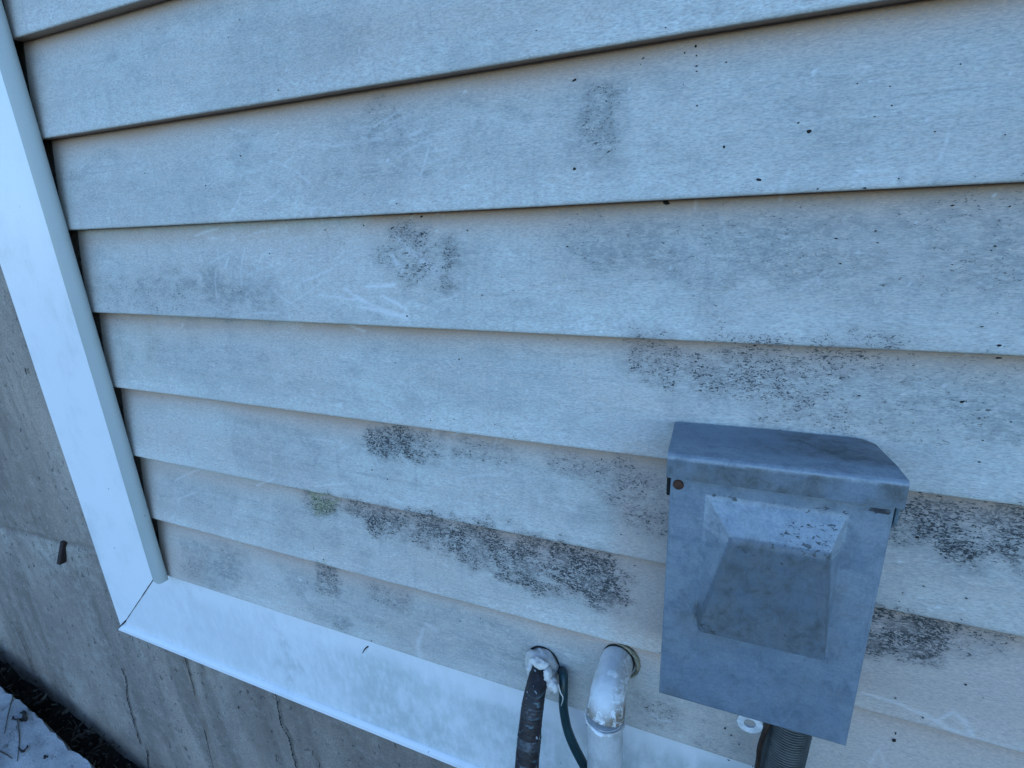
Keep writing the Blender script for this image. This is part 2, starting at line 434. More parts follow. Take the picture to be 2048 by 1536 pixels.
class MB:
    """collects vertices and faces in world metres; build() links them as ONE mesh object"""
    def __init__(self):
        self.v, self.f, self.mi, self.at = [], [], [], {}
    def add(self, verts, faces, mi=0):
        o = len(self.v)
        self.v += [tuple(map(float, p)) for p in verts]
        self.f += [tuple(i + o for i in f) for f in faces]
        self.mi += [mi] * len(faces)
        return o
    def grid(self, P, mi=0, closed_u=False):
        """P[i][j] -> quads"""
        nu, nv = len(P), len(P[0])
        vs = [p for row in P for p in row]
        fs = []
        for i in range(nu if closed_u else nu - 1):
            for j in range(nv - 1):
                a, b = i * nv + j, ((i + 1) % nu) * nv + j
                fs.append((a, b, b + 1, a + 1))
        return self.add(vs, fs, mi)
    def box(self, a, b, mi=0):
        x0, y0, z0 = a
        x1, y1, z1 = b
        self.add([(x0, y0, z0), (x1, y0, z0), (x1, y1, z0), (x0, y1, z0), (x0, y0, z1), (x1, y0, z1), (x1, y1, z1), (x0, y1, z1)],
                 [(3, 2, 1, 0), (4, 5, 6, 7), (0, 1, 5, 4), (1, 2, 6, 5), (2, 3, 7, 6), (3, 0, 4, 7)], mi)
    def prism(self, prof, axis, lo, hi, mi=0, n=1):
        """closed 2-D profile swept along an axis (0: profile is (y,z), 2: profile is (x,y), 1: profile is (x,z))"""
        k = len(prof)
        vs = []
        for i in range(n + 1):
            t = lo + (hi - lo) * i / n
            for a, b in prof:
                vs.append((t, a, b) if axis == 0 else ((a, b, t) if axis == 2 else (a, t, b)))
        fs = [(i * k + j, i * k + (j + 1) % k, (i + 1) * k + (j + 1) % k, (i + 1) * k + j) for i in range(n) for j in range(k)]
        fs.append(tuple(range(k - 1, -1, -1)))
        fs.append(tuple(n * k + j for j in range(k)))
        self.add(vs, fs, mi)
    def tube(self, pts, radii, seg=20, steps=8, mi=0, wob=0.0, seed=0, cap=True):
        path, rr = smooth_path(pts, radii, steps)
        rings = []
        up = Vector((0.31, 0.87, 0.39))
        r_ = random.Random(seed)
        for i, p in enumerate(path):
            t = (path[min(i + 1, len(path) - 1)] - path[max(i - 1, 0)]).normalized()
            n = (up - t * up.dot(t)).normalized()
            b = t.cross(n)
            up = n
            row = []
            for k in range(seg):
                a = 2 * math.pi * k / seg
                w = 1 + wob * (r_.random() - 0.5)
                row.append(tuple(p + (n * math.cos(a) + b * math.sin(a)) * rr[i] * w))
            rings.append(row)
        vs = [v for row in rings for v in row]
        n_ = len(rings)
        fs = [(i * seg + k, i * seg + (k + 1) % seg, (i + 1) * seg + (k + 1) % seg, (i + 1) * seg + k) for i in range(n_ - 1) for k in range(seg)]
        if cap:
            fs.append(tuple(range(seg - 1, -1, -1)))
            fs.append(tuple((n_ - 1) * seg + k for k in range(seg)))
        self.add(vs, fs, mi)
    def build(self, name, mats, parent=None, smooth=True, angle=35, bevel=0, label=None, recalc=True):
        me = bpy.data.meshes.new(name)
        me.from_pydata(self.v, [], self.f)
        for m_ in (mats if isinstance(mats, (list, tuple)) else [mats]):
            me.materials.append(m_)
        me.polygons.foreach_set("material_index", self.mi)
        for k, a in self.at.items():
            me.attributes.new(k, 'FLOAT', 'POINT').data.foreach_set("value", np.asarray(a, np.float32))
        me.update()
        if recalc:
            bm = bmesh.new()
            bm.from_mesh(me)
            bmesh.ops.recalc_face_normals(bm, faces=bm.faces)
            bm.to_mesh(me)
            bm.free()
        if smooth:
            me.polygons.foreach_set("use_smooth", [True] * len(me.polygons))
            try:
                me.set_sharp_from_angle(angle=RAD(angle))
            except Exception:
                pass
        o = bpy.data.objects.new(name, me)
        COL.objects.link(o)
        if parent:
            o.parent = parent
            bpy.context.view_layer.update()
            o.matrix_parent_inverse = parent.matrix_world.inverted()
        if bevel:
            b = o.modifiers.new("bevel", 'BEVEL')
            b.width = bevel
            b.segments = 3
            b.limit_method = 'ANGLE'
            b.angle_limit = RAD(40)
        if label: o["label"] = label
        return o

def smooth_path(pts, radii, steps):
    P = [Vector(p) for p in pts]
    if not isinstance(radii, (list, tuple)): radii = [radii] * len(P)
    out, rr = [], []
    for i in range(len(P) - 1):
        p0, p1, p2, p3 = P[max(i - 1, 0)], P[i], P[i + 1], P[min(i + 2, len(P) - 1)]
        for k in range(steps):
            t = k / steps
            out.append(0.5 * ((2 * p1) + (p2 - p0) * t + (2 * p0 - 5 * p1 + 4 * p2 - p3) * t * t + (3 * p1 - p0 - 3 * p2 + p3) * t ** 3))
            rr.append(radii[i] + (radii[i + 1] - radii[i]) * t)
    out.append(P[-1])
    rr.append(radii[-1])
    return out, rr

# ------------------------------------------------------------------ the house wall: lap siding, trim boards, channel
D = 0.1016                       # exposure of one course
LEAN = 0.0132                    # how far a course leans back under the one above
X_END = 0.1665                   # where the courses end, inside the channel
Z_TOP = 2.64

house = empty("house_wall", (0.5, 0.0, -0.26), "weathered almond lap siding wall framed by white trim, stained with black mould above the concrete", "house wall")

def W(*pts):
    return [(lambda p: (p[0], p[2]))(at(u, v, 0.004)) for u, v in pts]

def build_siding():
    n0, n1 = -1, 25              # courses whose bottom edge is at z = k*D
    fine_x = np.arange(X_END, 1.26, 0.0016)
    coarse_x = np.arange(1.28, 4.6, 0.12)
    xs = np.concatenate([fine_x, coarse_x])
    V, F, nv = [], [], 0
    info = []
    for k in range(n0, n1):
        fine = k < 7
        zb = k * D
        ts = np.linspace(0, 1.12, 62 if fine else 10)
        cx = xs if fine else np.concatenate([np.arange(X_END, 4.6, 0.06)])
        # profile: under-return, rounded nose, then the leaning face
        prof = [(LEAN + 0.003, 0.0012, -1), (0.004, 0.0004, -1), (0.0018, 0.0000, -1), (0.0007, 0.0005, 0.0), (0.0001, 0.0016, 0.01)]
        for t in ts:
            z = 0.0034 + t * (D - 0.0034)
            y = LEAN * (z / D) + 0.0012 * math.sin(math.pi * min(1, z / D)) * -0.6
            prof.append((y, z, z / D))
        py = np.array([p[0] for p in prof])
        pz = np.array([p[1] for p in prof])
        pt = np.array([p[2] for p in prof])
        X, Zl = np.meshgrid(cx, pz, indexing='ij')
        Y = np.broadcast_to(py, X.shape).copy()
        T = np.broadcast_to(pt, X.shape)
        # vinyl is never quite flat
        wav = 0.0011 * (fbm(X, X * 0 + k * 0.77, 0.22, 40 + k, 2) - 0.5) + 0.0007 * (fbm(X, Zl + k, 0.07, 90 + k, 2) - 0.5)
        Y = Y + wav
        Z = Zl + zb + 0.0014 * (fbm(X, X * 0 + k * 1.3, 0.30, 140 + k, 2) - 0.5)
        # the cut ends are a little out of line
        X = X + np.where(X < X_END + 1e-6, 0.0012 * math.sin(k * 2.3), 0)
        V.append(np.stack([X, Y, Z], -1).reshape(-1, 3))
        info.append(np.stack([T.reshape(-1), np.full(T.size, k)], -1))
        a, b = X.shape
        idx = np.arange(a * b).reshape(a, b) + nv
        F.append(np.stack([idx[:-1, :-1], idx[1:, :-1], idx[1:, 1:], idx[:-1, 1:]], -1).reshape(-1, 4))
        nv += a * b
    V = np.concatenate(V)
    F = np.concatenate(F)
    info = np.concatenate(info)
    x, z, t = V[:, 0], V[:, 2], info[:, 0]
    kk = info[:, 1]
    me = bpy.data.meshes.new("siding")
    me.vertices.add(len(V))
    me.vertices.foreach_set("co", V.astype(np.float32).ravel())
    me.loops.add(F.size)
    me.loops.foreach_set("vertex_index", F.astype(np.int32).ravel())
    me.polygons.add(len(F))
    me.polygons.foreach_set("loop_start", np.arange(0, F.size, 4, dtype=np.int32))
    me.polygons.foreach_set("loop_total", np.full(len(F), 4, dtype=np.int32))
    me.update(calc_edges=True)
    me.polygons.foreach_set("use_smooth", np.ones(len(F), bool))
    me.materials.append(M['siding'])

    rag = fbm(x, z, 0.020, 5, 4)             # ragged edges for every stain
    rag2 = fbm(x, z * 1.8, 0.009, 25, 3)
    rag3 = fbm(x * 0.7 + z * 0.4, z * 1.6, 0.013, 35, 3)
    # --- film of dust: washed off right under each lap and towards the lower right
    wet = fbm(x, kk * 0.9, 0.11, 300, 3)
    low = np.clip((0.35 - z) / 0.30, 0, 1)
    film = np.clip((1.0 - t - 0.01 - (0.08 + 0.16 * low) * wet) / 0.24, 0, 1)
    film = np.where(t < 0, 0.1, film)
    film = film * (0.80 + 0.5 * (fbm(x, z, 0.16, 60, 4) - 0.35))
    film *= 1 - 0.45 * np.clip((x - 0.80) / 0.25, 0, 1) * np.clip((0.22 - z) / 0.12, 0, 1)
    film *= 1 - 0.7 * poly_mask(x, z, W((1255, 900), (1340, 900), (1330, 1310), (1240, 1290)), 0.02)
    film *= 1 - 0.55 * poly_mask(x, z, W((1720, 1290), (2100, 1380), (2100, 1600), (1690, 1560)), 0.03)
    film *= 1 - 0.5 * poly_mask(x, z, W((330, 1110), (480, 1130), (560, 1240), (420, 1190)), 0.03)
    film *= 1 - 0.55 * np.clip(1 - (x - X_END) / 0.045, 0, 1)
    for pts, w in ((((300, 540), (540, 560), (560, 620), (300, 610)), .35), (((420, 1110), (640, 1180), (600, 1240), (420, 1170)), .3),
                   (((130, 370), (700, 330), (700, 420), (140, 450)), .30), (((830, 1220), (1050, 1280), (1030, 1370), (800, 1300)), .35),
                   (((260, 840), (520, 900), (520, 950), (280, 910)), .25)):
        film = np.maximum(film, poly_mask(x, z, W(*pts), 0.03) * (0.7 + w * rag))
    film *= 1 - 0.38 * np.clip((0.12 - z) / 0.10, 0, 1) * np.clip(0.4 + 1.2 * (fbm(x, z, 0.10, 320, 4) - 0.35), 0, 1)
    film = np.clip(film, 0, 1)

    # warm brown shade painted on the clean vinyl under each lap; same brown at the cut ends
    lap_shade = np.clip((t - 0.80 + 0.10 * (wet - 0.5)) / 0.19, 0, 1) ** 1.5
    lap_shade = np.maximum(lap_shade, np.where(t < 0, 1.0, 0))
    lap_shade = np.maximum(lap_shade, 0.5 * np.clip(1 - (x - X_END) / 0.02, 0, 1))
    # grey smears of dirt
    haze = np.zeros_like(x)
    def smear(pts, a, soft=0.03):
        nonlocal haze
        d = poly_mask(x, z, W(*pts), soft)
        haze = np.maximum(haze, a * np.clip((d + 1.0 * (rag - 0.5) + 0.5 * (rag2 - 0.5) - 0.35) / 0.55, 0, 1) * np.clip(d * 3, 0, 1))
    smear(((430, 520), (540, 570), (560, 628), (400, 622)), 0.95)
    smear(((290, 560), (400, 580), (400, 620), (280, 610)), 0.6)
    smear(((680, 280), (800, 290), (790, 400), (640, 410)), 0.75)
    smear(((640, 190), (850, 190), (840, 290), (700, 280)), 0.55)
    smear(((470, 60), (700, 60), (700, 150), (450, 190)), 0.55)
    smear(((150, 380), (420, 340), (420, 430), (160, 440)), 0.5)
    smear(((900, 480), (960, 480), (960, 560), (900, 570)), 0.6)
    smear(((470, 850), (640, 880), (600, 950), (480, 920)), 0.7)
    smear(((300, 700), (520, 720), (540, 800), (420, 790)), 0.6)
    smear(((520, 880), (660, 900), (640, 960), (560, 950)), 0.6)
    smear(((330, 960), (460, 990), (440, 1050), (330, 1020)), 0.7)
    smear(((560, 1010), (640, 1040), (620, 1110), (560, 1090)), 0.6)
    smear(((390, 1090), (480, 1115), (470, 1170), (400, 1150)), 0.85)
    smear(((560, 1130), (900, 1230), (1050, 1290), (1040, 1390), (840, 1310), (640, 1230)), 0.80)
    smear(((1150, 190), (1230, 190), (1230, 330), (1160, 330)), 0.6)
    smear(((1150, 440), (1480, 420), (1800, 440), (1800, 520), (1400, 540), (1180, 520)), 0.75)
    smear(((1820, 400), (2060, 400), (2060, 560), (1850, 540)), 0.6)
    smear(((850, 690), (1050, 720), (1040, 790), (860, 770)), 0.5)
    smear(((1300, 700), (1760, 720), (1700, 860), (1360, 820)), 0.55)
    smear(((1700, 740), (2060, 770), (2060, 860), (1720, 830)), 0.7)
    smear(((1620, 540), (2060, 540), (2060, 640), (1640, 630)), 0.4)
    smear(((1500, 150), (2060, 60), (2060, 300), (1560, 330)), 0.35)
    smear(((1200, 960), (1340, 960), (1340, 1080), (1240, 1040)), 0.6)
    smear(((1790, 1040), (2060, 1060), (2060, 1160), (1800, 1130)), 0.6)
    smear(((1740, 1290), (2060, 1340), (2060, 1420), (1730, 1380)), 0.5)
    smear(((1200, 1370), (1330, 1390), (1320, 1450), (1230, 1440)), 0.6)
    # chalky, rain-washed strip along the lower edge of a course
    chalk_light = np.clip((0.30 - t) / 0.22, 0, 1) * (t >= 0) * np.clip(fbm(x, kk * 3.1, 0.12, 310, 3) * 2.2 - 0.5, 0, 1)
    chalk_light = np.maximum(chalk_light, 0.8 * poly_mask(x, z, W((420, 480), (700, 480), (760, 600), (560, 640), (500, 560)), 0.03) * rag)
    chalk_light *= 1 - 0.5 * np.clip((x - 0.85) / 0.2, 0, 1) * (z < 0.2)
    # --- mould, drawn from the stains one can see
    mould = np.zeros_like(x)
    brown = np.zeros_like(x)
    def stain(pts, amount, soft=0.012, br=0.0, cut=0.30):
        nonlocal mould, brown
        d = poly_mask(x, z, W(*pts), soft * 1.6 + 0.012)
        q = d + 0.75 * (rag - 0.5) + 0.55 * (rag2 - 0.5) + 0.35 * (rag3 - 0.5)
        k = np.clip((q - 0.28) / 0.80, 0, 1) * np.clip(d * 2.5, 0, 1) * amount
        mould = np.maximum(mould, k)
        brown = np.maximum(brown, np.where(k > 0.02, br, 0))
    stain(((702, 1013), (823, 1036), (940, 1055), (1058, 1085), (1222, 1140), (1234, 1200), (1136, 1180), (1019, 1140), (862, 1085), (737, 1055)), 0.95, 0.018, 0.6)
    stain(((1060, 1090), (1222, 1140), (1232, 1205), (1110, 1165)), 1.15, 0.008, 1.0)
    stain(((760, 1030), (820, 1045), (810, 1062), (750, 1045)), 1.0, 0.008, 0.5)
    stain(((735, 866), (806, 872), (808, 905), (768, 908), (736, 890)), 0.98, 0.010)
    stain(((824, 878), (876, 884), (862, 918), (832, 910)), 0.72, 0.010)
    stain(((905, 892), (1005, 905), (998, 922), (910, 910)), 0.62, 0.010)
    stain(((1105, 920), (1152, 930), (1140, 945), (1108, 938)), 0.60, 0.008)
    stain(((1165, 945), (1220, 950), (1330, 985), (1330, 1050), (1290, 1040), (1230, 1000)), 0.66, 0.016, 0.9)
    stain(((604, 988), (662, 996), (658, 1016), (640, 1026), (606, 1004)), 0.85, 0.010)
    stain(((634, 1134), (656, 1134), (668, 1188), (640, 1186)), 0.78, 0.008)
    stain(((740, 1184), (806, 1200), (800, 1216), (744, 1200)), 0.55, 0.010)
    stain(((675, 1245), (700, 1245), (700, 1262), (678, 1262)), 0.55, 0.006)
    stain(((784, 466), (836, 480), (892, 508), (882, 556), (838, 516)), 0.78, 0.014)
    stain(((752, 502), (790, 500), (820, 545), (806, 548), (770, 522)), 0.60, 0.010)
    stain(((1285, 705), (1500, 698), (1740, 722), (1600, 778), (1440, 762), (1330, 740)), 0.66, 0.024, 1.0)
    stain(((1500, 735), (1590, 740), (1570, 775), (1490, 765)), 0.70, 0.014, 0.6)
    stain(((1690, 735), (2060, 760), (2060, 850), (1840, 842), (1700, 800)), 0.46, 0.030)
    stain(((1520, 815), (1700, 830), (1690, 862), (1540, 846)), 0.5, 0.016, 0.2)
    stain(((1825, 1022), (1960, 1030), (2060, 1042), (2060, 1118), (1965, 1108), (1870, 1068), (1800, 1072)), 0.92, 0.014, 0.3)
    stain(((1742, 1230), (1850, 1248), (1905, 1268), (1860, 1312), (1738, 1292)), 1.08, 0.010, 0.3)
    stain(((1880, 1262), (2010, 1292), (1990, 1312), (1890, 1300)), 0.66, 0.012)
    stain(((1150, 470), (1500, 436), (1800, 470), (1780, 540), (1400, 530), (1180, 512)), 0.42, 0.040)
    stain(((1820, 430), (2060, 420), (2060, 520), (1850, 520)), 0.46, 0.030)
    stain(((1180, 190), (1215, 190), (1212, 285), (1186, 285)), 0.56, 0.012)
    stain(((745, 215), (780, 215), (785, 262), (750, 262)), 0.48, 0.014)
    stain(((370, 1100), (470, 1120), (460, 1160), (380, 1140)), 0.50, 0.020)
    stain(((200, 590), (330, 560), (540, 600), (520, 625), (210, 622)), 0.46, 0.03)
    stain(((1280, 1400), (1350, 1420), (1340, 1445), (1290, 1430)), 0.60, 0.010, 0.9)
    stain(((1400, 1450), (1470, 1475), (1455, 1500), (1405, 1480)), 0.45, 0.010)
    # elsewhere: light peppering on the whole wall
    pepper = np.clip((fbm(x, z, 0.10, 700, 4) - 0.58) * 1.4, 0, 0.10) * np.clip(film * 1.4, 0, 1)
    mould = np.maximum(mould, pepper)
    mould *= np.clip((1.02 - t) / 0.06, 0, 1)
    green = 0.9 * poly_mask(x, z, W((618, 990), (660, 996), (655, 1018), (630, 1024)), 0.014)
    green = np.maximum(green, 0.55 * poly_mask(x, z, W((640, 1118), (656, 1120), (652, 1132), (642, 1130)), 0.004))
    green *= np.clip((rag2 - 0.30) / 0.2, 0, 1)
    green = np.maximum(green, 0.26 * rag *  poly_mask(x, z, W((235, 655), (300, 660), (300, 740), (250, 730)), 0.02))

    # --- scratches and wiped arcs
    scr = np.zeros_like(x)
    def scratch(pts, w0=0.0012, w1=None, a=1.0):
        nonlocal scr
        scr = np.maximum(scr, a * line_mask(x, z, W(*pts), w0, w1 if w1 else w0))
    scratch(((782, 472), (815, 502), (845, 525), (872, 546)), 0.0016, 0.0062)
    scratch(((780, 509), (790, 528), (802, 540)), 0.0018, 0.005)
    scratch(((729, 572), (760, 573), (788, 569)), 0.0014, 0.003)
    scratch(((688, 576), (710, 590), (735, 604)), 0.002)
    scratch(((717, 611), (770, 622), (816, 633)), 0.0018, 0.004)
    scratch(((762, 591), (790, 603), (816, 618)), 0.0016, 0.003)
    scratch(((640, 590), (720, 600), (800, 628)), 0.0014, 0.002, 0.8)
    scratch(((1722, 1380), (1790, 1400), (1850, 1425), (1920, 1462), (2048, 1500)), 0.0014, 0.004, 0.5)
    scratch(((1860, 1440), (1905, 1420), (1930, 1440), (1945, 1470)), 0.0014, 0.004, 0.5)
    scratch(((846, 1258), (838, 1290), (846, 1320)), 0.003, 0.007, 0.45)
    scratch(((850, 1250), (872, 1262)), 0.003, 0.005, 0.45)
    scratch(((1300, 1420), (1318, 1436), (1340, 1440)), 0.0016, 0.002, 0.8)
    scratch(((1740, 1530), (1760, 1505), (1775, 1540)), 0.0016, 0.002, 0.3)
    r_ = random.Random(3)
    for i in range(95):
        zone = r_.choice([(420, 880, 250, 430), (420, 880, 250, 430), (400, 880, 500, 650), (700, 900, 210, 330), (350, 560, 470, 620), (1000, 1900, 200, 600), (300, 1000, 850, 1000)])
        u, v = r_.uniform(zone[0], zone[1]), r_.uniform(zone[2], zone[3])
        an = r_.choice([r_.uniform(0.1, 0.8), r_.uniform(-0.7, -0.1), r_.uniform(0.9, 1.9)])
        ln, cv = r_.uniform(18, 80), r_.uniform(-0.6, 0.6)
        pts = [(u, v)]
        for s in range(4):
            u += ln / 4 * math.cos(an)
            v += ln / 4 * math.sin(an)
            an += cv / 4
            pts.append((u, v))
        scratch(pts, r_.uniform(0.0010, 0.0018), None, r_.uniform(0.25, 0.7))
    # paint dots / bird-lime: tiny pale specks
    for i in range(70):
        u, v = r_.uniform(200, 2040), r_.uniform(60, 1400)
        p = W((u, v))[0]
        rr = r_.uniform(0.0010, 0.0022)
        s = (np.abs(x - p[0]) < rr) & (np.abs(z - p[1]) < rr)
        if s.any():
            scr[s] = np.maximum(scr[s], np.clip(1.4 - 1.4 * np.hypot(x[s] - p[0], z[s] - p[1]) / rr, 0, 1) * 1.0)
    scr[t < 0] = 0
    for nme, arr in (("film", film), ("mould", mould), ("scratch", scr), ("green", green), ("brown", brown), ("lap_shade", lap_shade), ("smear", haze), ("chalk_light", chalk_light)):
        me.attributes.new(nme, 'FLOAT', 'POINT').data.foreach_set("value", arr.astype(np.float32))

    o = bpy.data.objects.new("siding", me)
    COL.objects.link(o)
    o.parent = house
    bpy.context.view_layer.update()
    o.matrix_parent_inverse = house.matrix_world.inverted()
    return o

build_siding()

def face_y(z):
    """depth of the siding face at height z"""
    f = (z / D) % 1.0
    return LEAN * f - 0.0007 * math.sin(math.pi * f)

# isolated black specks and stuck bits of dirt on the siding, one part
def build_specks():
    b = MB()
    r_ = random.Random(21)
    def speck(u, v, w, h, an=0.0):
        x, _, z = at(u, v, 0.004)
        y = face_y(z) - 0.0006
        n = 9
        ring = []
        for k in range(n):
            a = 2 * math.pi * k / n
            q = 0.75 + 0.5 * r_.random()
            dx, dz = w * math.cos(a) * q, h * math.sin(a) * q
            ring.append((x + dx * math.cos(an) - dz * math.sin(an), y, z + dx * math.sin(an) + dz * math.cos(an)))
        o = len(ring)
        top = [(x + (p[0] - x) * 0.5, y - 0.0005, z + (p[2] - z) * 0.5) for p in ring]
        b.add(ring + top, [(k, (k + 1) % n, n + (k + 1) % n, n + k) for k in range(n)] + [tuple(n + k for k in range(n))])
    for (u, v, w, h) in ((1618, 263, 1.3, 1.2), (1448, 294, .9, .9), (1150, 338, 1.2, 1.2), (476, 311, .8, .8), (412, 371, .7, .7), (818, 631, .8, .8),
                         (914, 721, .8, .8), (1993, 688, 1.2, .8), (1517, 360, 1.5, .8), (1144, 156, 1.6, .8), (928, 461, .8, .7), (776, 456, 2.2, .5),
                         (717, 451, .8, .6), (833, 433, 1.8, .7), (811, 428, 1.6, .6), (911, 836, .7, .7), (865, 838, .8, .6), (776, 958, .6, .7),
                         (744, 940, .5, 1.2), (1020, 924, .6, .6), (680, 836, .7, .6), (768, 845, .7, .6), (700, 836, .6, .6), (1200, 925, .7, .6),
                         (1929, 807, 1.3, 1), (1791, 1490, 1.2, 2.2), (1795, 1478, .5, 1.3), (1932, 1371, 1.0, .8), (1842, 1427, .9, .6), (1838, 1079, 1.4, 1),
                         (1264, 1120, 2.2, .7), (1290, 1129, 1.4, .6), (1306, 1133, .8, .6), (1192, 1114, 1, .7), (1168, 1099, 1.2, .8), (1457, 1511, 1.2, .8),
                         (1450, 1455, .8, 1), (1462, 1468, .8, .8), (1478, 1484, .6, .6), (1505, 1524, .6, .6), (630, 1094, .7, .7), (687, 1088, .6, .6),
                         (555, 1025, .6, .6), (612, 1168, .8, .8), (747, 1277, .8, .8), (756, 1252, .6, .6), (957, 1243, .4, 1.2), (313, 798, .6, .6),
                         (450, 862, .5, .5), (440, 805, .7, .5), (1030, 870, .6, .5), (1330, 405, 3.0, 1.6), (2010, 722, 1.6, .7), (640, 460, 1.2, .5),
                         (965, 590, .7, .5), (1394, 210, .6, .6), (1390, 85, .8, .9), (1392, 105, .6, .5), (1392, 127, 1, .5), (1393, 138, .8, .4), (1453, 119, .6, .5)):
        speck(u, v, w * 0.0010, h * 0.0010, r_.uniform(-0.3, 0.3))
    for i in range(120):
        u = r_.uniform(150, 2040)
        v = r_.uniform(20, 1480)
        s = r_.choice([0.35, 0.4, 0.5, 0.6])
        p = at(u, v, 0.004)
        if p[0] < X_END + 0.01 or p[2] < -D + 0.004: continue
        speck(u, v, s * 0.0009 * r_.uniform(1, 2.4), s * 0.0008, r_.uniform(-0.5, 0.5))
    b.build("mould_speck", M['dirtline'], house, smooth=False)["kind"] = "stuff"
build_specks()

# grime caught along the lap edges: a thin uneven bead under each nose
def build_lap_grime():
    b = MB()
    r_ = random.Random(5)
    for k in range(-1, 2):
        x = X_END + 0.01
        while x < 1.3:
            ln = r_.uniform(0.008, 0.05)
            if r_.random() < 0.25:
                n = max(3, int(ln / 0.003))
                P = []
                for i in range(n + 1):
                    h = 0.0006 * r_.uniform(0.2, 1.0) * math.sin(math.pi * i / n) + 0.0001
                    xx = x + ln * i / n
                    P.append([(xx, 0.0028, k * D - 0.0003), (xx, 0.0024, k * D - 0.0002 - h), (xx, 0.0034, k * D - 0.0004 - h), (xx, 0.004, k * D - 0.0003)])
                b.grid(P)
            x += ln + r_.uniform(0.0, 0.02)
    b.build("edge_grime", M['dirtline'], house)
build_lap_grime()

# ---- trim boards (bent white coil stock) meeting in a mitre at the lower left
TY = 0.010                        # trim face
TX0, TZ0 = -0.0262, -0.2735       # outer corner
TX1, TZ1 = 0.1512, -0.094          # inner corner, behind channel and lap
def build_trim():
    # upright: left edge, mitre at its foot; narrow returns on both long edges
    b = MB()
    gap = 0.0006
    def col_profile(z_out, z_in, z_top):
        P = []
        xs = [(TX0, TY + 0.014), (TX0, TY + 0.002), (TX0 + 0.0015, TY)] + [(TX0 + 0.006 + (TX1 - TX0 - 0.006) * k / 14, TY) for k in range(15)]
        for x, y in xs:
            t = (x - TX0) / (TX1 - TX0)
            zb = z_out + (z_in - z_out) * t + gap
            row = []
            for k in range(61):
                zz = zb + (z_top - zb) * (k / 60) ** 1.6
                row.append((x, y + (0.0007 * (float(vnoise(x * 3, zz, 0.16, 77)) - 0.5) if y == TY else 0), zz))
            P.append(row)
        return P
    b.grid(col_profile(TZ0, TZ1, Z_TOP))
    b.build("trim_board", M['trim'], house, angle=25)
    # foot board: drip lip along its lower edge
    b = MB()
    prof = [(0.0, TY + 0.013), (0.0, TY - 0.0045), (0.0025, TY - 0.0062), (0.0085, TY - 0.0062), (0.0115, TY - 0.0030), (0.0130, TY - 0.0004), (0.0145, TY)]
    prof += [(0.0145 + (TZ1 - TZ0 - 0.0145) * k / 14, TY) for k in range(1, 15)] + [(TZ1 - TZ0, TY + 0.014)]
    P = []
    for dz, y in prof:
        t = dz / (TZ1 - TZ0)
        xb = TX0 + (TX1 - TX0) * t + gap
        row = []
        for k in range(261):
            xx = xb + (4.6 - xb) * (k / 260) ** 2.0
            row.append((xx, y + (0.0009 * (float(vnoise(xx, dz * 3, 0.19, 78)) - 0.5)), TZ0 + dz + 0.0008 * (float(vnoise(xx, 0.3, 0.3, 79)) - 0.5)))
        P.append(row)
    b.grid(P)
    A = np.array(b.v)
    n_ = fbm(A[:, 0], A[:, 2], 0.09, 880, 4)
    dz = A[:, 2] - TZ0
    b.at["film"] = np.clip((0.35 + 0.75 * np.clip((A[:, 0] - 0.15) / 0.5, 0, 1)) * (0.45 + n_) * np.clip((0.155 - dz + 0.05 * (n_ - 0.5)) / 0.03, 0.25, 1), 0, 1) * (dz > 0.012)
    b.build("trim_board", M['trim'], house, angle=25)
    # dark line of dirt in the mitre
    b = MB()
    n = 40
    P = []
    for i in range(n + 1):
        t = i / n
        x, z = TX0 + (TX1 - TX0) * t, TZ0 + (TZ1 - TZ0) * t
        w = 0.0004 + 0.0006 * float(vnoise(t * 3, 0.1, 0.13, 31)) + (0.0006 if 0.09 < t < 0.14 else 0)
        y = TY + 0.0012 - (0.0062 if t < 0.07 else (0.0062 * max(0, (0.12 - t) / 0.05) if t < 0.12 else 0)) - (0.0016)
        P.append([(x - w * .7, y, z + w * .7), (x + w * .7, y, z - w * .7)])
    b.grid(P)
    b.build("mitre_joint", M['dirtline'], house, smooth=False)
build_trim()

def build_channel():
    # rounded lip that covers the cut ends of the siding
    x0, x1 = 0.1500, 0.1812
    zb, zt = -0.1045, Z_TOP
    prof = [(x0, TY - 0.0004), (x0, -0.0045), (x0 + 0.0010, -0.0078), (x0 + 0.0032, -0.0100), (x0 + 0.008, -0.0115), (x0 + 0.014, -0.0121), (x0 + 0.020, -0.0119),
            (x0 + 0.026, -0.0108), (x1 - 0.0022, -0.0092), (x1 - 0.0004, -0.0070), (x1, -0.0050), (x1 - 0.0006, -0.0036), (x1 - 0.004, -0.0032), (x0 + 0.0035, -0.0036), (x0 + 0.0016, -0.002), (x0 + 0.0016, TY - 0.0004)]
    b = MB()
    n = 70
    k = len(prof)
    vs = []
    for i in range(n + 1):
        z = zb + (zt - zb) * (i / n) ** 1.5
        for j, (x, y) in enumerate(prof):
            dz = 0
            if i == 0:                       # the foot is trimmed in a shallow curve
                dz = -0.006 * math.sin(math.pi * min(1, max(0, (x - x0) / (x1 - x0)))) + 0.002
            vs.append((x + 0.0009 * (float(vnoise(z, 0.2, 0.22, 55)) - 0.5), y + 0.0008 * (float(vnoise(z, 0.6, 0.17, 56)) - 0.5), z + dz))
    fs = [(i * k + j, i * k + (j + 1) % k, (i + 1) * k + (j + 1) % k, (i + 1) * k + j) for i in range(n) for j in range(k)]
    fs.append(tuple(range(k - 1, -1, -1)))
    b.add(vs, fs)
    b.build("channel", M['channel'], house, angle=50)
build_channel()

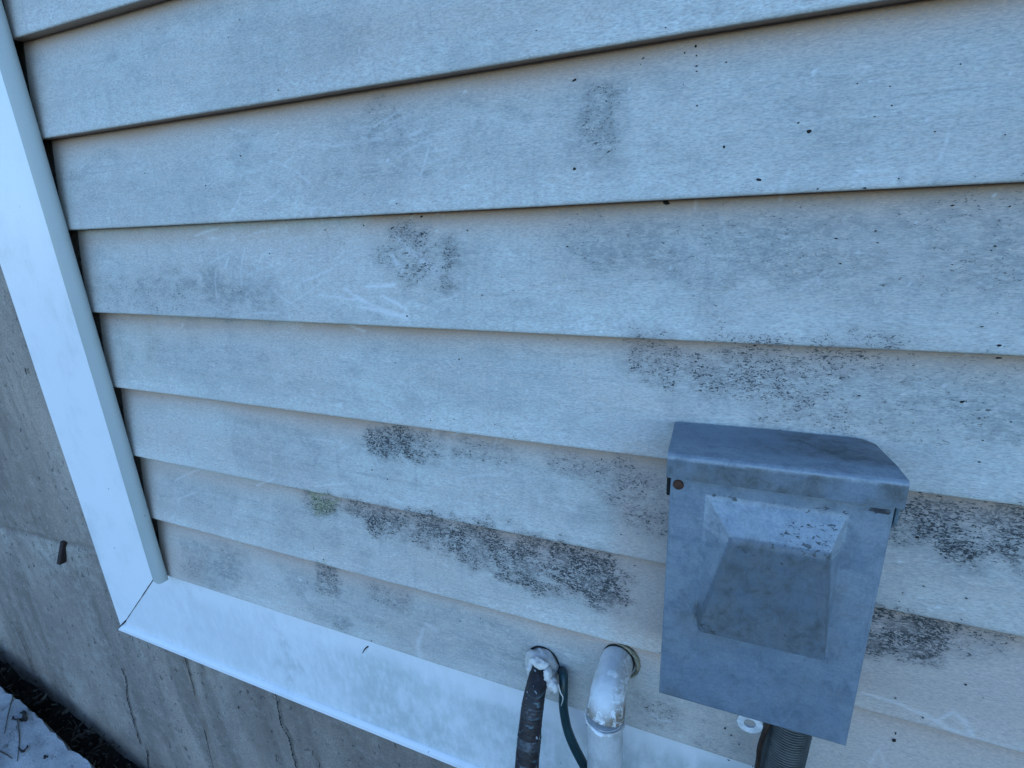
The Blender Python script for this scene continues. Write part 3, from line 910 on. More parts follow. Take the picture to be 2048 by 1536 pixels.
# the wall behind: sheathing that closes the channel and carries the siding
b = MB()
b.box((0.1000, LEAN + 0.0135, -0.20), (4.6, 0.30, Z_TOP))
b.build("sheathing", M['dark'], house, smooth=False)  # near-black colour stands in for deep shade in the channel gap
# soffit board closing the top of the wall
b = MB()
b.box((-4.0, -0.34, Z_TOP + 0.002), (4.6, 0.60, Z_TOP + 0.06))
b.build("eave", M['trim'], house, smooth=False)

# ------------------------------------------------------------------ concrete foundation, stepping up on the left
CY = 0.022
def build_foundation():
    f = empty("foundation_wall", (-0.3, CY, -0.75), "bare grey cracked concrete wall below and left of the white trim", "concrete wall")
    b = MB()
    def sheet(x0, x1, z0, z1, nx, nz):
        P = []
        for i in range(nx + 1):
            x = x0 + (x1 - x0) * i / nx
            P.append([[x, 0.0, z0 + (z1 - z0) * j / nz] for j in range(nz + 1)])
        return P
    parts = [(-1.30, 0.90, -1.15, 0.62, 440, 354)]
    V, F = [], []
    nv = 0
    for (x0, x1, z0, z1, nx, nz) in parts:
        gx, gz = np.meshgrid(np.linspace(x0, x1, nx + 1), np.linspace(z0, z1, nz + 1), indexing='ij')
        x, z = gx.ravel(), gz.ravel()
        y = np.full_like(x, CY)
        y += 0.0030 * (fbm(x, z, 0.20, 510, 3) - 0.5) + 0.0010 * (fbm(x, z, 0.03, 520, 3) - 0.5)
        # a cold joint: below it the face is rougher and pale with laitance
        zj = -0.128 + 0.006 * (fbm(x, z * 0, 0.05, 530, 3) - 0.5) * 2 + 0.055 * np.clip(-0.05 - x, 0, 1)
        zj = np.where(x < -0.05, -0.1256 - 0.055 * np.clip(-0.05 - x, 0, 1) + 0.008 * (fbm(x, z * 0, 0.05, 530, 3) - 0.5), -0.1256)
        below = np.clip((zj - z) / 0.004, 0, 1) * (x < 0.05)
        y += 0.0022 * np.exp(-((z - zj) / 0.0035) ** 2) * (x < 0.05) - 0.0012 * below
        rough_ = below * np.clip(1 - (zj - z) / 0.16, 0, 1)
        pale = rough_ * np.clip(1.6 * fbm(x, z * 0.45, 0.06, 540, 4) - 0.25, 0, 1)
        pale = np.maximum(pale, 0.75 * np.clip(fbm(x * 2.2, z * 0.6, 0.16, 550, 4) * 2.0 - 1.05, 0, 1))
        # form-board seams: shallow upright ridges
        stain = np.zeros_like(x)
        for sx, w, amp in ((0.1137, 0.0034, -0.0042), (-0.462, 0.004, 0.0030), (-0.72, 0.003, -0.002), (0.62, 0.003, -0.002)):
            q = sx + 0.0016 * (fbm(z, z * 0, 0.05, 560, 2) - 0.5) * 2
            e = np.exp(-((x - q) / w) ** 2)
            y += amp * e
            stain = np.maximum(stain, 0.95 * np.exp(-((x - q - w) / (w * 1.1)) ** 2) * np.clip(fbm(x, z, 0.05, 565, 3) * 2 - 0.5, 0, 1))
        # damp patches with soft upright edges
        stain = np.maximum(stain, 0.62 * poly_mask(x, z, [(0.225, -0.28), (0.62, -0.28), (0.62, -0.5), (0.27, -0.62), (0.25, -0.45)], 0.03) * np.clip(fbm(x, z, 0.12, 570, 4) * 1.8 - 0.2, 0, 1))
        stain = np.maximum(stain, 0.5 * np.exp(-((z - zj + 0.0) / 0.006) ** 2) * (x < 0.02))
        stain = np.maximum(stain, 0.35 * np.clip(1 - (z - (TZ0 - 0.05)) / 0.01, 0, 1) * (z > TZ0 - 0.04) * (x > TX0) )
        # soil splashes near the ground
        zg = ground_z(x)
        stain = np.maximum(stain, 1.0 * np.clip(1 - (z - zg) / 0.13, 0, 1) * np.clip(fbm(x, z, 0.04, 580, 4) * 2.2 - 0.5, 0, 1))
        V.append(np.stack([x, y, z], -1))
        idx = np.arange(x.size).reshape(nx + 1, nz + 1)
        F.append(np.stack([idx[:-1, :-1], idx[1:, :-1], idx[1:, 1:], idx[:-1, 1:]], -1).reshape(-1, 4))
        b.add(V[-1].tolist(), F[-1].tolist())
        A = dict(pale=pale, stain=stain, rough=rough_)
    n_fine = len(b.v)
    # the rest of the wall, beyond what the picture shows
    for a, c in (((-4.0, CY + 0.001, -1.6), (-1.30, 0.32, Z_TOP)), ((-1.30, CY + 0.001, 0.62), (0.1395, 0.32, Z_TOP)), ((0.90, CY + 0.001, -1.6), (4.6, 0.32, -0.205)),
                 ((-1.30, CY + 0.012, -1.6), (0.90, 0.32, -0.205)), ((-1.30, CY + 0.012, -0.205), (0.1395, 0.32, 0.62))):
        b.box(a, c)
    # cracks: hair-thin dark fissures, part of the face
    r_ = random.Random(9)
    def crack(pts, w, jag=0.0020):
        P = []
        pp, _ = smooth_path([(p[0], 0, p[1]) for p in pts], 1.0, 14)
        for i, q in enumerate(pp):
            ww = w * (0.45 + 0.9 * r_.random()) * (0.35 if i in (0, len(pp) - 1) else 1)
            dx = jag * (r_.random() - 0.5) * 2
            P.append([(q.x + dx - ww, CY - 0.0032, q.z), (q.x + dx + ww, CY - 0.0032, q.z)])
        b.grid(P, 1)
    C = lambda *pts: [(lambda p: (p[0], p[2]))(at(u, v, CY)) for u, v in pts]
    crack(C((246, 1333), (256, 1362), (258, 1395), (268, 1432), (283, 1482), (297, 1500), (300, 1545)), 0.0015)
    crack(C((372, 1310), (385, 1355), (398, 1410), (415, 1470), (432, 1545)), 0.0008, 0.0007)
    crack(C((553, 1370), (558, 1405), (566, 1446), (580, 1472), (590, 1510), (598, 1545)), 0.0015)
    crack(C((632, 1510), (641, 1522), (639, 1545)), 0.0009)
    crack(C((55, 735), (58, 748)), 0.0018, 0.0005)
    crack(C((100, 1112), (130, 1100), (160, 1106), (200, 1108)), 0.0006, 0.001)
    crack(C((27, 1240), (45, 1275), (72, 1345)), 0.0010, 0.001)
    for i in range(46):
        u, v = r_.uniform(0, 700), r_.uniform(600, 1536)
        p = C((u, v))[0]
        n = 7
        s = r_.uniform(0.0007, 0.0022)
        b.add([(p[0] + s * math.cos(2 * math.pi * k / n) * r_.uniform(.6, 1.3), CY - 0.0033, p[1] + 1.4 * s * math.sin(2 * math.pi * k / n) * r_.uniform(.6, 1.3)) for k in range(n)], [tuple(range(n))], 1)
    n_all = len(b.v)
    for k in A:
        b.at[k] = np.concatenate([A[k], np.zeros(n_all - n_fine)])
    b.build("wall_face", [M['concrete'], M['dirtline']], f, angle=60, recalc=False)
    # rusted stub of a form tie
    t = MB()
    x, _, z = at(130, 1104, CY)
    p0, p1 = at(128, 1082, CY), at(133, 1127, CY)
    vs = []
    for (px, py, pz, w) in ((p0[0], CY - 0.004, p0[2], 0.006), (p1[0], CY - 0.012, p1[2] + 0.006, 0.0065)):
        vs += [(px - w, py + 0.010, pz), (px + w, py + 0.010, pz), (px + w * .8, py, pz), (px - w * .8, py, pz)]
    t.add(vs, [(3, 2, 1, 0), (4, 5, 6, 7), (0, 1, 5, 4), (1, 2, 6, 5), (2, 3, 7, 6), (3, 0, 4, 7)])
    t.build("form_tie", M['rustdark'], f, bevel=0.0012, label="rusty dark metal stub set in the concrete")

# ------------------------------------------------------------------ ground, snow
def ground_z(x):
    x = np.asarray(x, float)
    return -0.557 + (-0.62 - np.clip(x, -2.2, 1.4)) * 0.293

def build_ground():
    b = MB()
    far = 140.0
    xs = np.unique(np.concatenate([np.linspace(-far, -4, 12), np.linspace(-4, -1.2, 20), np.linspace(-1.2, 0.5, 150), np.linspace(0.5, 4, 30), np.linspace(4, far, 12)]))
    ys = np.unique(np.concatenate([np.linspace(-far, -4, 12), np.linspace(-4, -0.5, 16), np.linspace(-0.5, 0.06, 60), np.linspace(0.1, far, 10)]))
    X, Y = np.meshgrid(xs, ys, indexing='ij')
    near = np.clip(1 - np.abs(Y) / 3, 0, 1)
    Z = ground_z(X) + 0.046 * (fbm(X, Y, 0.045, 610, 4) - 0.5) * near
    # wet trench along the wall foot
    Z -= 0.025 * np.exp(-((Y - 0.0) / 0.03) ** 2)
    o = np.stack([X, Y, Z], -1)
    b.grid(o.tolist())
    g = b.build("ground", M['soil'], smooth=True, recalc=False)
    tag(g, kind="structure")
    b = MB()
    xs = np.linspace(-130, 130, 40)
    ys = np.concatenate([np.linspace(-130, -12, 20), np.linspace(-11, -3.4, 10)])
    X, Y = np.meshgrid(xs, ys, indexing='ij')
    o = np.stack([X, Y, ground_z(X) + 0.012], -1)
    b.grid(o.tolist())
    tag(b.build("lawn", M['lawn'], recalc=False), kind="structure")

def snow_edge(x):
    return -0.035 + 0.0 * x

def build_snow():
    b = MB()
    us = np.linspace(-2.4, 0.6, 260)
    vs = np.concatenate([[0, 0.15, 0.35, 0.6, 0.8, 1.0], 1 + np.linspace(0.02, 1, 90) ** 1.7 * 260])
    P = []
    for x in us:
        e0 = -0.026 + 0.011 * (float(fbm(x, 0.0, 0.06, 630, 4)) - 0.5) * 2 + 0.007 * (float(vnoise(x, 0, 0.012, 640)) - 0.5)
        za, zb = at(20, 1390, -0.036), at(190, 1536, -0.036)
        zt = za[2] + (zb[2] - za[2]) * (x - za[0]) / (zb[0] - za[0])
        zt = max(min(zt, float(ground_z(x)) + 0.10), float(ground_z(x)) + 0.012)
        row = []
        for v in vs:
            if v <= 1:
                y = e0 - 0.012 * math.sin(v * math.pi / 2) * (1 if v > 0 else 0)
                z = zt - 0.055 * (1 - math.sin(v * math.pi / 2))
            else:
                y = e0 - 0.012 - (v - 1) * 0.012
                z = zt + 0.010 * (float(fbm(x, y, 0.09, 650, 3)) - 0.5) * min(1, (v - 1) / 6) + 0.004 * (float(fbm(x, y, 0.014, 660, 2)) - 0.5)
                z -= max(0.0, (-y - 1.2)) * 0.04
            row.append((x, y, z))
        P.append(row)
    b.grid(P)
    s = b.build("snow", M['snow'], recalc=False)
    tag(s, kind="structure")
    return s

build_foundation()
build_ground()
build_snow()

def ground_litter():
    r_ = random.Random(13)
    def snow_pt(u, v):
        # where the sight line meets the snow sheet: march along it
        d = CAM_AX.T @ np.array([(u - 1024) / FOCAL, (v - 768) / FOCAL, 1.0])
        za, zb = at(20, 1390, -0.036), at(190, 1536, -0.036)
        for t in np.linspace(0.3, 4, 3000):
            p = CAM_POS + d * t
            if p[2] < za[2] + (zb[2] - za[2]) * (p[0] - za[0]) / (zb[0] - za[0]):
                return p
        return p
    labels = {0: "large dark curled dead leaf on the snow patch at lower left", 1: "small dark crumpled leaf on the snow below the large curled one",
              2: "tiny brown leaf scrap at the lower edge of the snow"}
    for i, (u, v, s) in enumerate(((44, 1438, 0.022), (48, 1500, 0.013), (92, 1516, 0.007))):
        p = snow_pt(u, v)
        b = MB()
        n = 22
        rings = []
        for q in (0.0, 0.45, 1.0):
            row = []
            for k in range(n):
                a = 2 * math.pi * k / n
                lobe = 0.55 + 0.45 * abs(math.cos(1.5 * a + i)) + 0.12 * r_.uniform(-1, 1)
                rr = s * q * lobe
                dx, dy = rr * math.cos(a), 0.55 * rr * math.sin(a)
                row.append((p[0] + dx, p[1] + dy, p[2] + 0.0015 + s * (0.30 * q * q * (0.3 + abs(math.sin(a + i))) * r_.uniform(0.5, 1.2))))
            rings.append(row)
        b.grid(list(zip(*rings)), closed_u=True)
        o = b.build("dead_leaf", M['leaf'])
        sol = o.modifiers.new("thickness", 'SOLIDIFY')
        sol.thickness = 0.0006
        tag(o, labels[i], "leaf", "dead leaves on the snow")
    stems = (((28, 1392), (18, 1430), (10, 1470), "thin dry stem standing up across the edge of the snow"),
             ((0, 1505), (14, 1512), (26, 1520), "short dark twig lying on the snow at the left picture edge"),
             ((36, 1440), (40, 1480), (36, 1525), "long dark twig lying down across the middle of the snow"))
    for a, m_, c, lab in stems:
        b = MB()
        pts = [snow_pt(*q) for q in (a, m_, c)]
        b.tube([(p[0], p[1], p[2] + 0.004) for p in pts], [0.0011, 0.001, 0.0006], seg=7, steps=6)
        tag(b.build("twig", M['stem']), lab, "twig", "twigs on the snow")
    # dry weeds in the wet gap along the wall foot
    b = MB()
    for i in range(60):
        x = r_.uniform(-0.75, 0.05)
        y = r_.uniform(-0.03, 0.012)
        z = float(ground_z(x)) - 0.012
        h = r_.uniform(0.01, 0.035)
        dx, dy = r_.uniform(-0.03, 0.03), r_.uniform(-0.02, 0.006)
        b.tube([(x, y, z), (x + dx * .5, y + dy * .5, z + h * .8), (x + dx, min(y + dy, 0.016), z + h)], [0.0009, 0.0007, 0.0003], seg=5, steps=4)
    tag(b.build("dead_grass", M['stem']), "sparse dry grass stalks in the dark gap at the foot of the concrete wall", "dead grass", kind="stuff")
ground_litter()

def leaf_litter():
    b = MB()
    r_ = random.Random(31)
    for i in range(420):
        x, y = r_.uniform(-0.95, 0.12), r_.uniform(-0.05, 0.016)
        z = float(ground_z(x)) - 0.012 + r_.uniform(0, 0.030) * (1 if y < 0 else 1.5)
        s_ = r_.choice((0.003, 0.004, 0.006, 0.009))
        a, w = r_.uniform(0, 6.28), r_.uniform(0.3, 0.8)
        ux, uy = math.cos(a) * s_, math.sin(a) * s_
        P = []
        for q in (-1, -0.4, 0.4, 1):
            hw = w * (1 - 0.9 * abs(q)) + 0.05
            P.append([(x + ux * q - uy * hw * e, min(y + uy * q + ux * hw * e, 0.0175), z + s_ * (0.5 * e * e * r_.random() + 0.5 * r_.uniform(-1, 1) * q)) for e in (-1, 0, 1)])
        b.grid(P, mi=0 if r_.random() < 0.75 else 1)
    tag(b.build("leaf_litter", [M['leaf'], M['stem']]), "dark rotting leaf scraps filling the gap between the snow and the concrete wall", "leaf litter", kind="stuff")
leaf_litter()

# a curved dark fibre caught on the foot board
b = MB()
p = [at(736, 1293, TY - 0.001), at(729, 1299, TY - 0.002), at(725, 1307, TY - 0.003)]
b.tube(p, [0.0009, 0.0008, 0.0004], seg=6, steps=6)
tag(b.build("pine_needle", M['dirtline']), "short curved dark needle stuck at the upper edge of the white bottom trim", "pine needle")

# ------------------------------------------------------------------ electrical disconnect box
BC = (0.966, 0.0, 0.1255)
ROLL = RAD(-0.75)
box = empty("disconnect_box", BC, "grey weathered metal electrical box with raised cover and hooded top on the siding", "electrical box", rot=(0, ROLL, 0))
BM = Matrix.Translation(BC) @ Matrix.Rotation(ROLL, 4, 'Y')

def box_part(b, name, mats, **kw):
    """b holds local coordinates of the box"""
    b.v = [tuple(BM @ Vector(p)) for p in b.v]
    return b.build(name, mats, box, **kw)

def dense_rect(b, x0, x1, z0, z1, y, n=60, m_=80):
    b.grid([[(x0 + (x1 - x0) * i / n, y, z0 + (z1 - z0) * j / m_) for j in range(m_ + 1)] for i in range(n + 1)])

def grime_attr(b, fn):
    P = np.array(b.v)
    r = fn(P[:, 0], P[:, 1], P[:, 2])
    for nm, a in zip(("grime", "black", "chalk_light"), list(r) + [np.zeros(len(P))] * (3 - len(r))):
        b.at[nm] = np.clip(a, 0, 1)

# body: back can against the wall, a little narrower than the cover
b = MB()
b.box((-0.0605, -0.0520, -0.0945), (0.0605, 0.0120, 0.1060))
grime_attr(b, lambda x, y, z: (0 * x + 0.3, 0 * x))
box_part(b, "body", M['box'], bevel=0.002, smooth=False)

# cover: shallow folded tray with the raised bump
CX0, CX1, CZ0, CZ1, CYF = -0.0655, 0.0645, -0.0985, 0.1010, -0.0650
def cover():
    b = MB()
    r = 0.0022
    # rounded-edge tray: rings of a rectangle from the back flange to the flat
    def ring(ins, y, n=44, m_=64):
        x0, x1, z0, z1 = CX0 + ins, CX1 - ins, CZ0 + ins, CZ1 - ins
        p = [(x0 + (x1 - x0) * i / n, y, z0) for i in range(n)] + [(x1, y, z0 + (z1 - z0) * j / m_) for j in range(m_)]
        p += [(x1 - (x1 - x0) * i / n, y, z1) for i in range(n)] + [(x0, y, z1 - (z1 - z0) * j / m_) for j in range(m_)]
        return p
    rings = [ring(0.0015, -0.0500), ring(0.0, -0.0502), ring(0.0, CYF + r)]
    for k in range(1, 5):
        a = math.pi / 2 * k / 4
        rings.append(ring(r * (1 - math.cos(a)), CYF + r * (1 - math.sin(a))))
    k = len(rings[0])
    vs = [p for q in rings for p in q]
    fs = [(i * k + j, i * k + (j + 1) % k, (i + 1) * k + (j + 1) % k, (i + 1) * k + j) for i in range(len(rings) - 1) for j in range(k)]
    b.add(vs, fs)
    # face with the bump as a height field
    H = 0.0165
    n, m_ = 150, 220
    xs, zs = np.linspace(CX0 + r, CX1 - r, n + 1), np.linspace(CZ0 + r, CZ1 - r, m_ + 1)
    X, Z = np.meshgrid(xs, zs, indexing='ij')
    # base rectangle of the bump and its front facet (local coordinates)
    bx0, bx1, bz1 = -0.0420, 0.0418, 0.0880
    fx0t, fx1t, fzt = -0.0236, 0.0304, 0.0655
    fx0b, fx1b, fzb = -0.0404, 0.0380, -0.0133
    s = np.clip((fzt - Z) / (fzt - fzb), 0, 1)
    fl, fr = fx0t + (fx0b - fx0t) * s, fx1t + (fx1b - fx1t) * s
    hl = (X - bx0) / np.maximum(fl - bx0, 1e-4)
    hr = (bx1 - X) / np.maximum(bx1 - fr, 1e-4)
    ht = (bz1 - Z) / (bz1 - fzt)
    hb = (Z - (fzb - 0.0012)) / 0.0012
    hh = np.minimum(np.minimum(hl, hr), ht)
    # a soft minimum with the flat front
    kx = 0.16
    hc = np.clip(hh, 0, 1.6)
    hc = np.where(hc < 1 - kx, hc, np.where(hc > 1 + kx, 1.0, hc - (hc - (1 - kx)) ** 2 / (4 * kx)))
    hc = np.clip(hc, 0, 1)
    hc = np.where(hc < 0.2, hc * hc / 0.4, hc - 0.1) / 0.9
    hc = np.minimum(hc, np.clip(hb, 0, 1))
    Y = CYF - H * hc + 0.0006 * (fbm(X, Z, 0.05, 720, 2) - 0.5)
    b.grid(np.stack([X, Y, Z], -1).tolist())
    def fn(x, y, z):
        front = poly_mask(x, z, [(fx0t, fzt), (fx1t, fzt), (fx1b, fzb), (fx0b, fzb)], 0.004)
        n_ = fbm(x, z, 0.022, 730, 4)
        g = 0.80 * front * np.clip(0.45 + n_, 0, 1)
        g = np.maximum(g, 1.1 * poly_mask(x, z, [(fx0b, fzb), (fx0b + 0.018, fzb), (fx0b + 0.010, fzb + 0.014), (fx0b + 0.002, fzb + 0.010)], 0.008))
        g = np.maximum(g, 0.9 * poly_mask(x, z, [(0.012, fzb), (0.030, fzb), (0.026, fzb + 0.010), (0.014, fzb + 0.008)], 0.008) * n_ * 1.5)
        g = np.maximum(g, 0.55 * np.clip(1 - (0.1010 - z) / 0.018, 0, 1) * np.clip(n_ * 1.8 - 0.2, 0, 1))
        g = np.maximum(g, 0.25 * np.clip(n_ * 2.4 - 1.1, 0, 1))
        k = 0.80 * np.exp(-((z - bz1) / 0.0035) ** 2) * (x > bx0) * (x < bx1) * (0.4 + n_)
        k = np.maximum(k, 0.72 * poly_mask(x, z, [(-0.006, fzt), (0.030, fzt), (0.034, fzt + 0.014), (0.006, fzt + 0.012)], 0.006) * (0.4 + n_))
        k = np.maximum(k, 0.75 * poly_mask(x, z, [(fx0b, fzb), (fx0b + 0.012, fzb), (fx0b + 0.010, fzb + 0.006), (fx0b + 0.002, fzb + 0.006)], 0.004))
        k = np.maximum(k, 0.85 * front * n_ * n_)
        g = np.maximum(g, 0.8 * poly_mask(x, z, [(-0.066, -0.1), (-0.050, -0.1), (-0.062, -0.088)], 0.012) * n_)
        g = np.maximum(g, 0.45 * poly_mask(x, z, [(-0.05, -0.02), (0.0, -0.022), (-0.03, -0.04)], 0.02) * n_)
        edge = np.exp(-((z - (fzb - 0.0014)) / 0.0013) ** 2) * (x > fx0b - 0.001) * (x < fx1b + 0.001)  # dark line painted below the bump, standing in for undercut shade
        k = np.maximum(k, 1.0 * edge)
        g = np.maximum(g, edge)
        bump = (x > bx0) & (x < bx1) & (z < bz1) & (z > fzb) & (front < 0.4)
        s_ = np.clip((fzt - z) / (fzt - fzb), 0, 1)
        ch = np.where(bump & (z > fzt - 0.004), 1.0, 0.0)  # sky light painted pale on the bump's top slope
        ch = np.maximum(ch, np.where(bump & (x < fx0t + (fx0b - fx0t) * s_ + 0.001), 0.62, 0))  # left slope painted paler, as if lit
        ch = np.maximum(ch, 0.55 * np.clip(1 - (x - CX0) / 0.004, 0, 1))  # light edge painted down the left of the cover
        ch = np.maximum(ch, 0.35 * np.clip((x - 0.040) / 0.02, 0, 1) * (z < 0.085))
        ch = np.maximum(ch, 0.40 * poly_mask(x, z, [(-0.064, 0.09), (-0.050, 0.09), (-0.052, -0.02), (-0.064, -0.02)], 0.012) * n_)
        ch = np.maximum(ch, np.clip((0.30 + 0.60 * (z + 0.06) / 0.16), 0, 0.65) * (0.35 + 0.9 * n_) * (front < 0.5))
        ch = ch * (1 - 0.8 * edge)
        return g, k, ch
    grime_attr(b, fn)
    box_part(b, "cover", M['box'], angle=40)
cover()

# hood: bent cap with a front lip and closed ends
def hood():
    b = MB()
    x0, x1 = -0.0680, 0.0672
    zt, zl, yf, yb, r = 0.1162, 0.0985, -0.0690, 0.0012, 0.0030
    out = [(yb, zt - 0.0030)] + [(yb + (yf + r - yb) * i / 16, zt - 0.0030 * (1 - i / 16)) for i in range(1, 17)]
    for k in range(1, 6):
        a = math.pi / 2 * k / 5
        out.append((yf + r - r * math.sin(a), zt - r + r * math.cos(a)))
    out += [(yf, zt - r - (zt - r - zl) * i / 8) for i in range(1, 9)]
    inn = [(yf + 0.0014, zl), (yf + 0.0014, zt - r), (yf + r, zt - 0.0014), (yb, zt - 0.0044)]
    prof = out + inn
    n = 60
    vs, k = [], len(prof)
    for i in range(n + 1):
        t = i / n
        x = x0 + (x1 - x0) * t
        for (y, z) in prof:
            # the right rear corner is knocked down
            drop = 0.003 * max(0, (t - 0.90) / 0.10) ** 2 * max(0, min(1, (y + 0.045) / 0.045))
            vs.append((x, y, z - drop + 0.0006 * (float(vnoise(x, y, 0.04, 740)) - 0.5)))
    fs = [(i * k + j, i * k + (j + 1) % k, (i + 1) * k + (j + 1) % k, (i + 1) * k + j) for i in range(n) for j in range(k)]
    b.add(vs, fs)
    for x in (x0, x1):                               # end flanges
        dr = 0.0072 if x > 0 else 0
        b.add([(x, yb, zl), (x, yf, zl), (x, yf, zt - r), (x, yf + r, zt), (x, -0.045, zt - 0.0010), (x, yb, zt + 0.0012 - (dr or 0.0042))], [(0, 1, 2, 3, 4, 5)])
    def fn(x, y, z):
        n_ = fbm(x, y + z, 0.020, 750, 4)
        top = z > zt - 0.0115
        lip = y < yf + 0.002
        g = np.where(top & ~lip, 1.1 * np.clip((x + 0.03) / 0.05, 0, 1) * np.clip((y + 0.055) / 0.02, 0, 1) * np.clip(n_ * 2.4 - 0.4, 0, 1), 0)
        g = np.maximum(g, np.where(lip & (z < zt - r), 1.0 * np.clip(n_ * 2.6 - 0.55, 0, 1), 0))
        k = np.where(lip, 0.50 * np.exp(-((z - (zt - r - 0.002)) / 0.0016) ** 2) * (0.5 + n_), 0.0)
        k = np.maximum(k, np.where(top & ~lip, 0.3 * n_ * g, 0))
        ch = 0.85 * np.exp(-((z - (zt - 0.0025)) / 0.0022) ** 2) * np.clip((-0.060 - y) / 0.004, 0, 1)  # highlight painted pale along the front edge of the hood
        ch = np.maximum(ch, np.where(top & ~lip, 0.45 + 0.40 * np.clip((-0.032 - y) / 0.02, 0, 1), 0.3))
        return g, k, ch
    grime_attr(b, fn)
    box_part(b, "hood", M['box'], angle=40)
hood()

# hinge tabs below both ends of the hood
def tab(sx, mat, label):
    b = MB()
    x = CX0 - 0.0012 if sx < 0 else CX1 + 0.0016
    prof = [(-0.0640, 0.0990), (-0.0480, 0.0990), (-0.0480, 0.0840), (-0.0520, 0.0795), (-0.0600, 0.0800), (-0.0640, 0.0860)]
    b.prism(prof, 0, x - 0.0011, x + 0.0011)
    box_part(b, "hinge_tab", mat, bevel=0.0006, smooth=False, label=label)
tab(-1, M['dark'], "dark left hinge tab below the hood")
tab(1, M['teal'], "worn teal-grey right hinge tab below the hood")

# rusty screw at upper left, chipped slot at upper right
b = MB()
c = (-0.0600, CYF - 0.0004, 0.0925)
n = 16
vs, fs = [], []
for j, (rr, yy) in enumerate(((0.0036, 0.001), (0.0036, -0.0006), (0.0028, -0.0014), (0.0012, -0.0016))):
    vs += [(c[0] + rr * math.cos(2 * math.pi * k / n), c[1] + yy, c[2] + rr * math.sin(2 * math.pi * k / n)) for k in range(n)]
for j in range(3):
    fs += [(j * n + k, j * n + (k + 1) % n, (j + 1) * n + (k + 1) % n, (j + 1) * n + k) for k in range(n)]
fs.append(tuple(3 * n + k for k in range(n)))
b.add(vs, fs)
box_part(b, "screw", M['rust'])
b = MB()
prof = [(0.0510, 0.0925), (0.0520, 0.0946), (0.0615, 0.0946), (0.0622, 0.0930), (0.0612, 0.0914), (0.0560, 0.0918), (0.0550, 0.0910), (0.0535, 0.0922)]
b.prism(prof, 1, CYF - 0.0005, CYF + 0.0004)
box_part(b, "slot", M['tape'], smooth=False)

# padlock ring below the cover
def ring_plate():
    b = MB()
    cx, cz, y0, y1 = 0.0026, -0.1078, -0.0605, -0.0585
    n = 36
    R1, R0 = 0.0092, 0.0042
    vs = []
    for y in (y0, y1):
        for rr in (R1, R0):
            for k in range(n):
                a = 2 * math.pi * k / n
                vs.append((cx + rr * math.cos(a), y, cz + rr * math.sin(a)))
    fs = []
    for k in range(n):
        q = (k + 1) % n
        fs += [(k, q, n + q, n + k), (2 * n + k, 3 * n + k, 3 * n + q, 2 * n + q), (k, 2 * n + k, 2 * n + q, q), (n + k, n + q, 3 * n + q, 3 * n + k)]
    b.add(vs, fs)
    b.box((cx - 0.0088, y0 + 0.0003, cz + 0.003), (cx + 0.0088, y1 - 0.0003, cz + 0.014))
    # leave the hole open: the neck only joins above it
    b.v = [(p[0], p[1], max(p[2], cz + 0.0048) if abs(p[2] - (cz + 0.003)) < 1e-6 else p[2]) for p in b.v]
    box_part(b, "padlock_ring", M['zinc'], bevel=0.0004, angle=30)
ring_plate()

# ------------------------------------------------------------------ conduit and wire leaving the box
def corrugated(name, pts, r, pitch, amp, mat, label, cat):
    b = MB()
    path, _ = smooth_path(pts, 1.0, 60)
    L = [0.0]
    for i in range(1, len(path)): L.append(L[-1] + (path[i] - path[i - 1]).length)
    n = int(min(L[-1], 0.42) / pitch * 6)
    q = []
    for i in range(n + 1):
        s = min(L[-1], 0.42) * i / n
        j = max(1, next((k for k in range(1, len(L)) if L[k] >= s), len(L) - 1))
        f = (s - L[j - 1]) / max(1e-9, L[j] - L[j - 1])
        q.append(path[j - 1].lerp(path[j], f))
    for p in path:
        pass
    tail = [p for k, p in enumerate(path) if L[k] > 0.42]
    rr = [r + amp * math.sin(2 * math.pi * i / 6) for i in range(n + 1)] + [r] * len(tail)
    b.tube(q + tail, rr, seg=40, steps=1)
    return tag(b.build(name, mat, angle=80), label, cat)

x_c = at(1566, 1500, -0.033)[0]
corrugated("conduit", [(x_c + 0.001, -0.033, 0.040), (x_c, -0.033, -0.02), (x_c - 0.002, -0.034, -0.09), (x_c - 0.004, -0.035, -0.2), (x_c - 0.004, -0.04, -0.5), (x_c, -0.05, -0.98), (x_c, -0.05, -1.2)],
           0.0170, 0.0026, 0.0003, M['conduit'], "thick dark flexible conduit hanging from the bottom of the grey box", "conduit")
b = MB()
p = [at(1537, 1447, -0.044), at(1527, 1470, -0.045), at(1518, 1500, -0.045), at(1514, 1536, -0.045)]
b.tube([(p[0][0] + 0.002, -0.04, p[0][2] + 0.02)] + p + [(p[3][0] - 0.001, -0.045, p[3][2] - 0.1), (p[3][0], -0.046, -0.6), (p[3][0], -0.05, -1.1)], 0.0019, seg=12, steps=8)
tag(b.build("wire", M['wire']), "thin dark brown wire bending down beside the thick conduit", "wire")

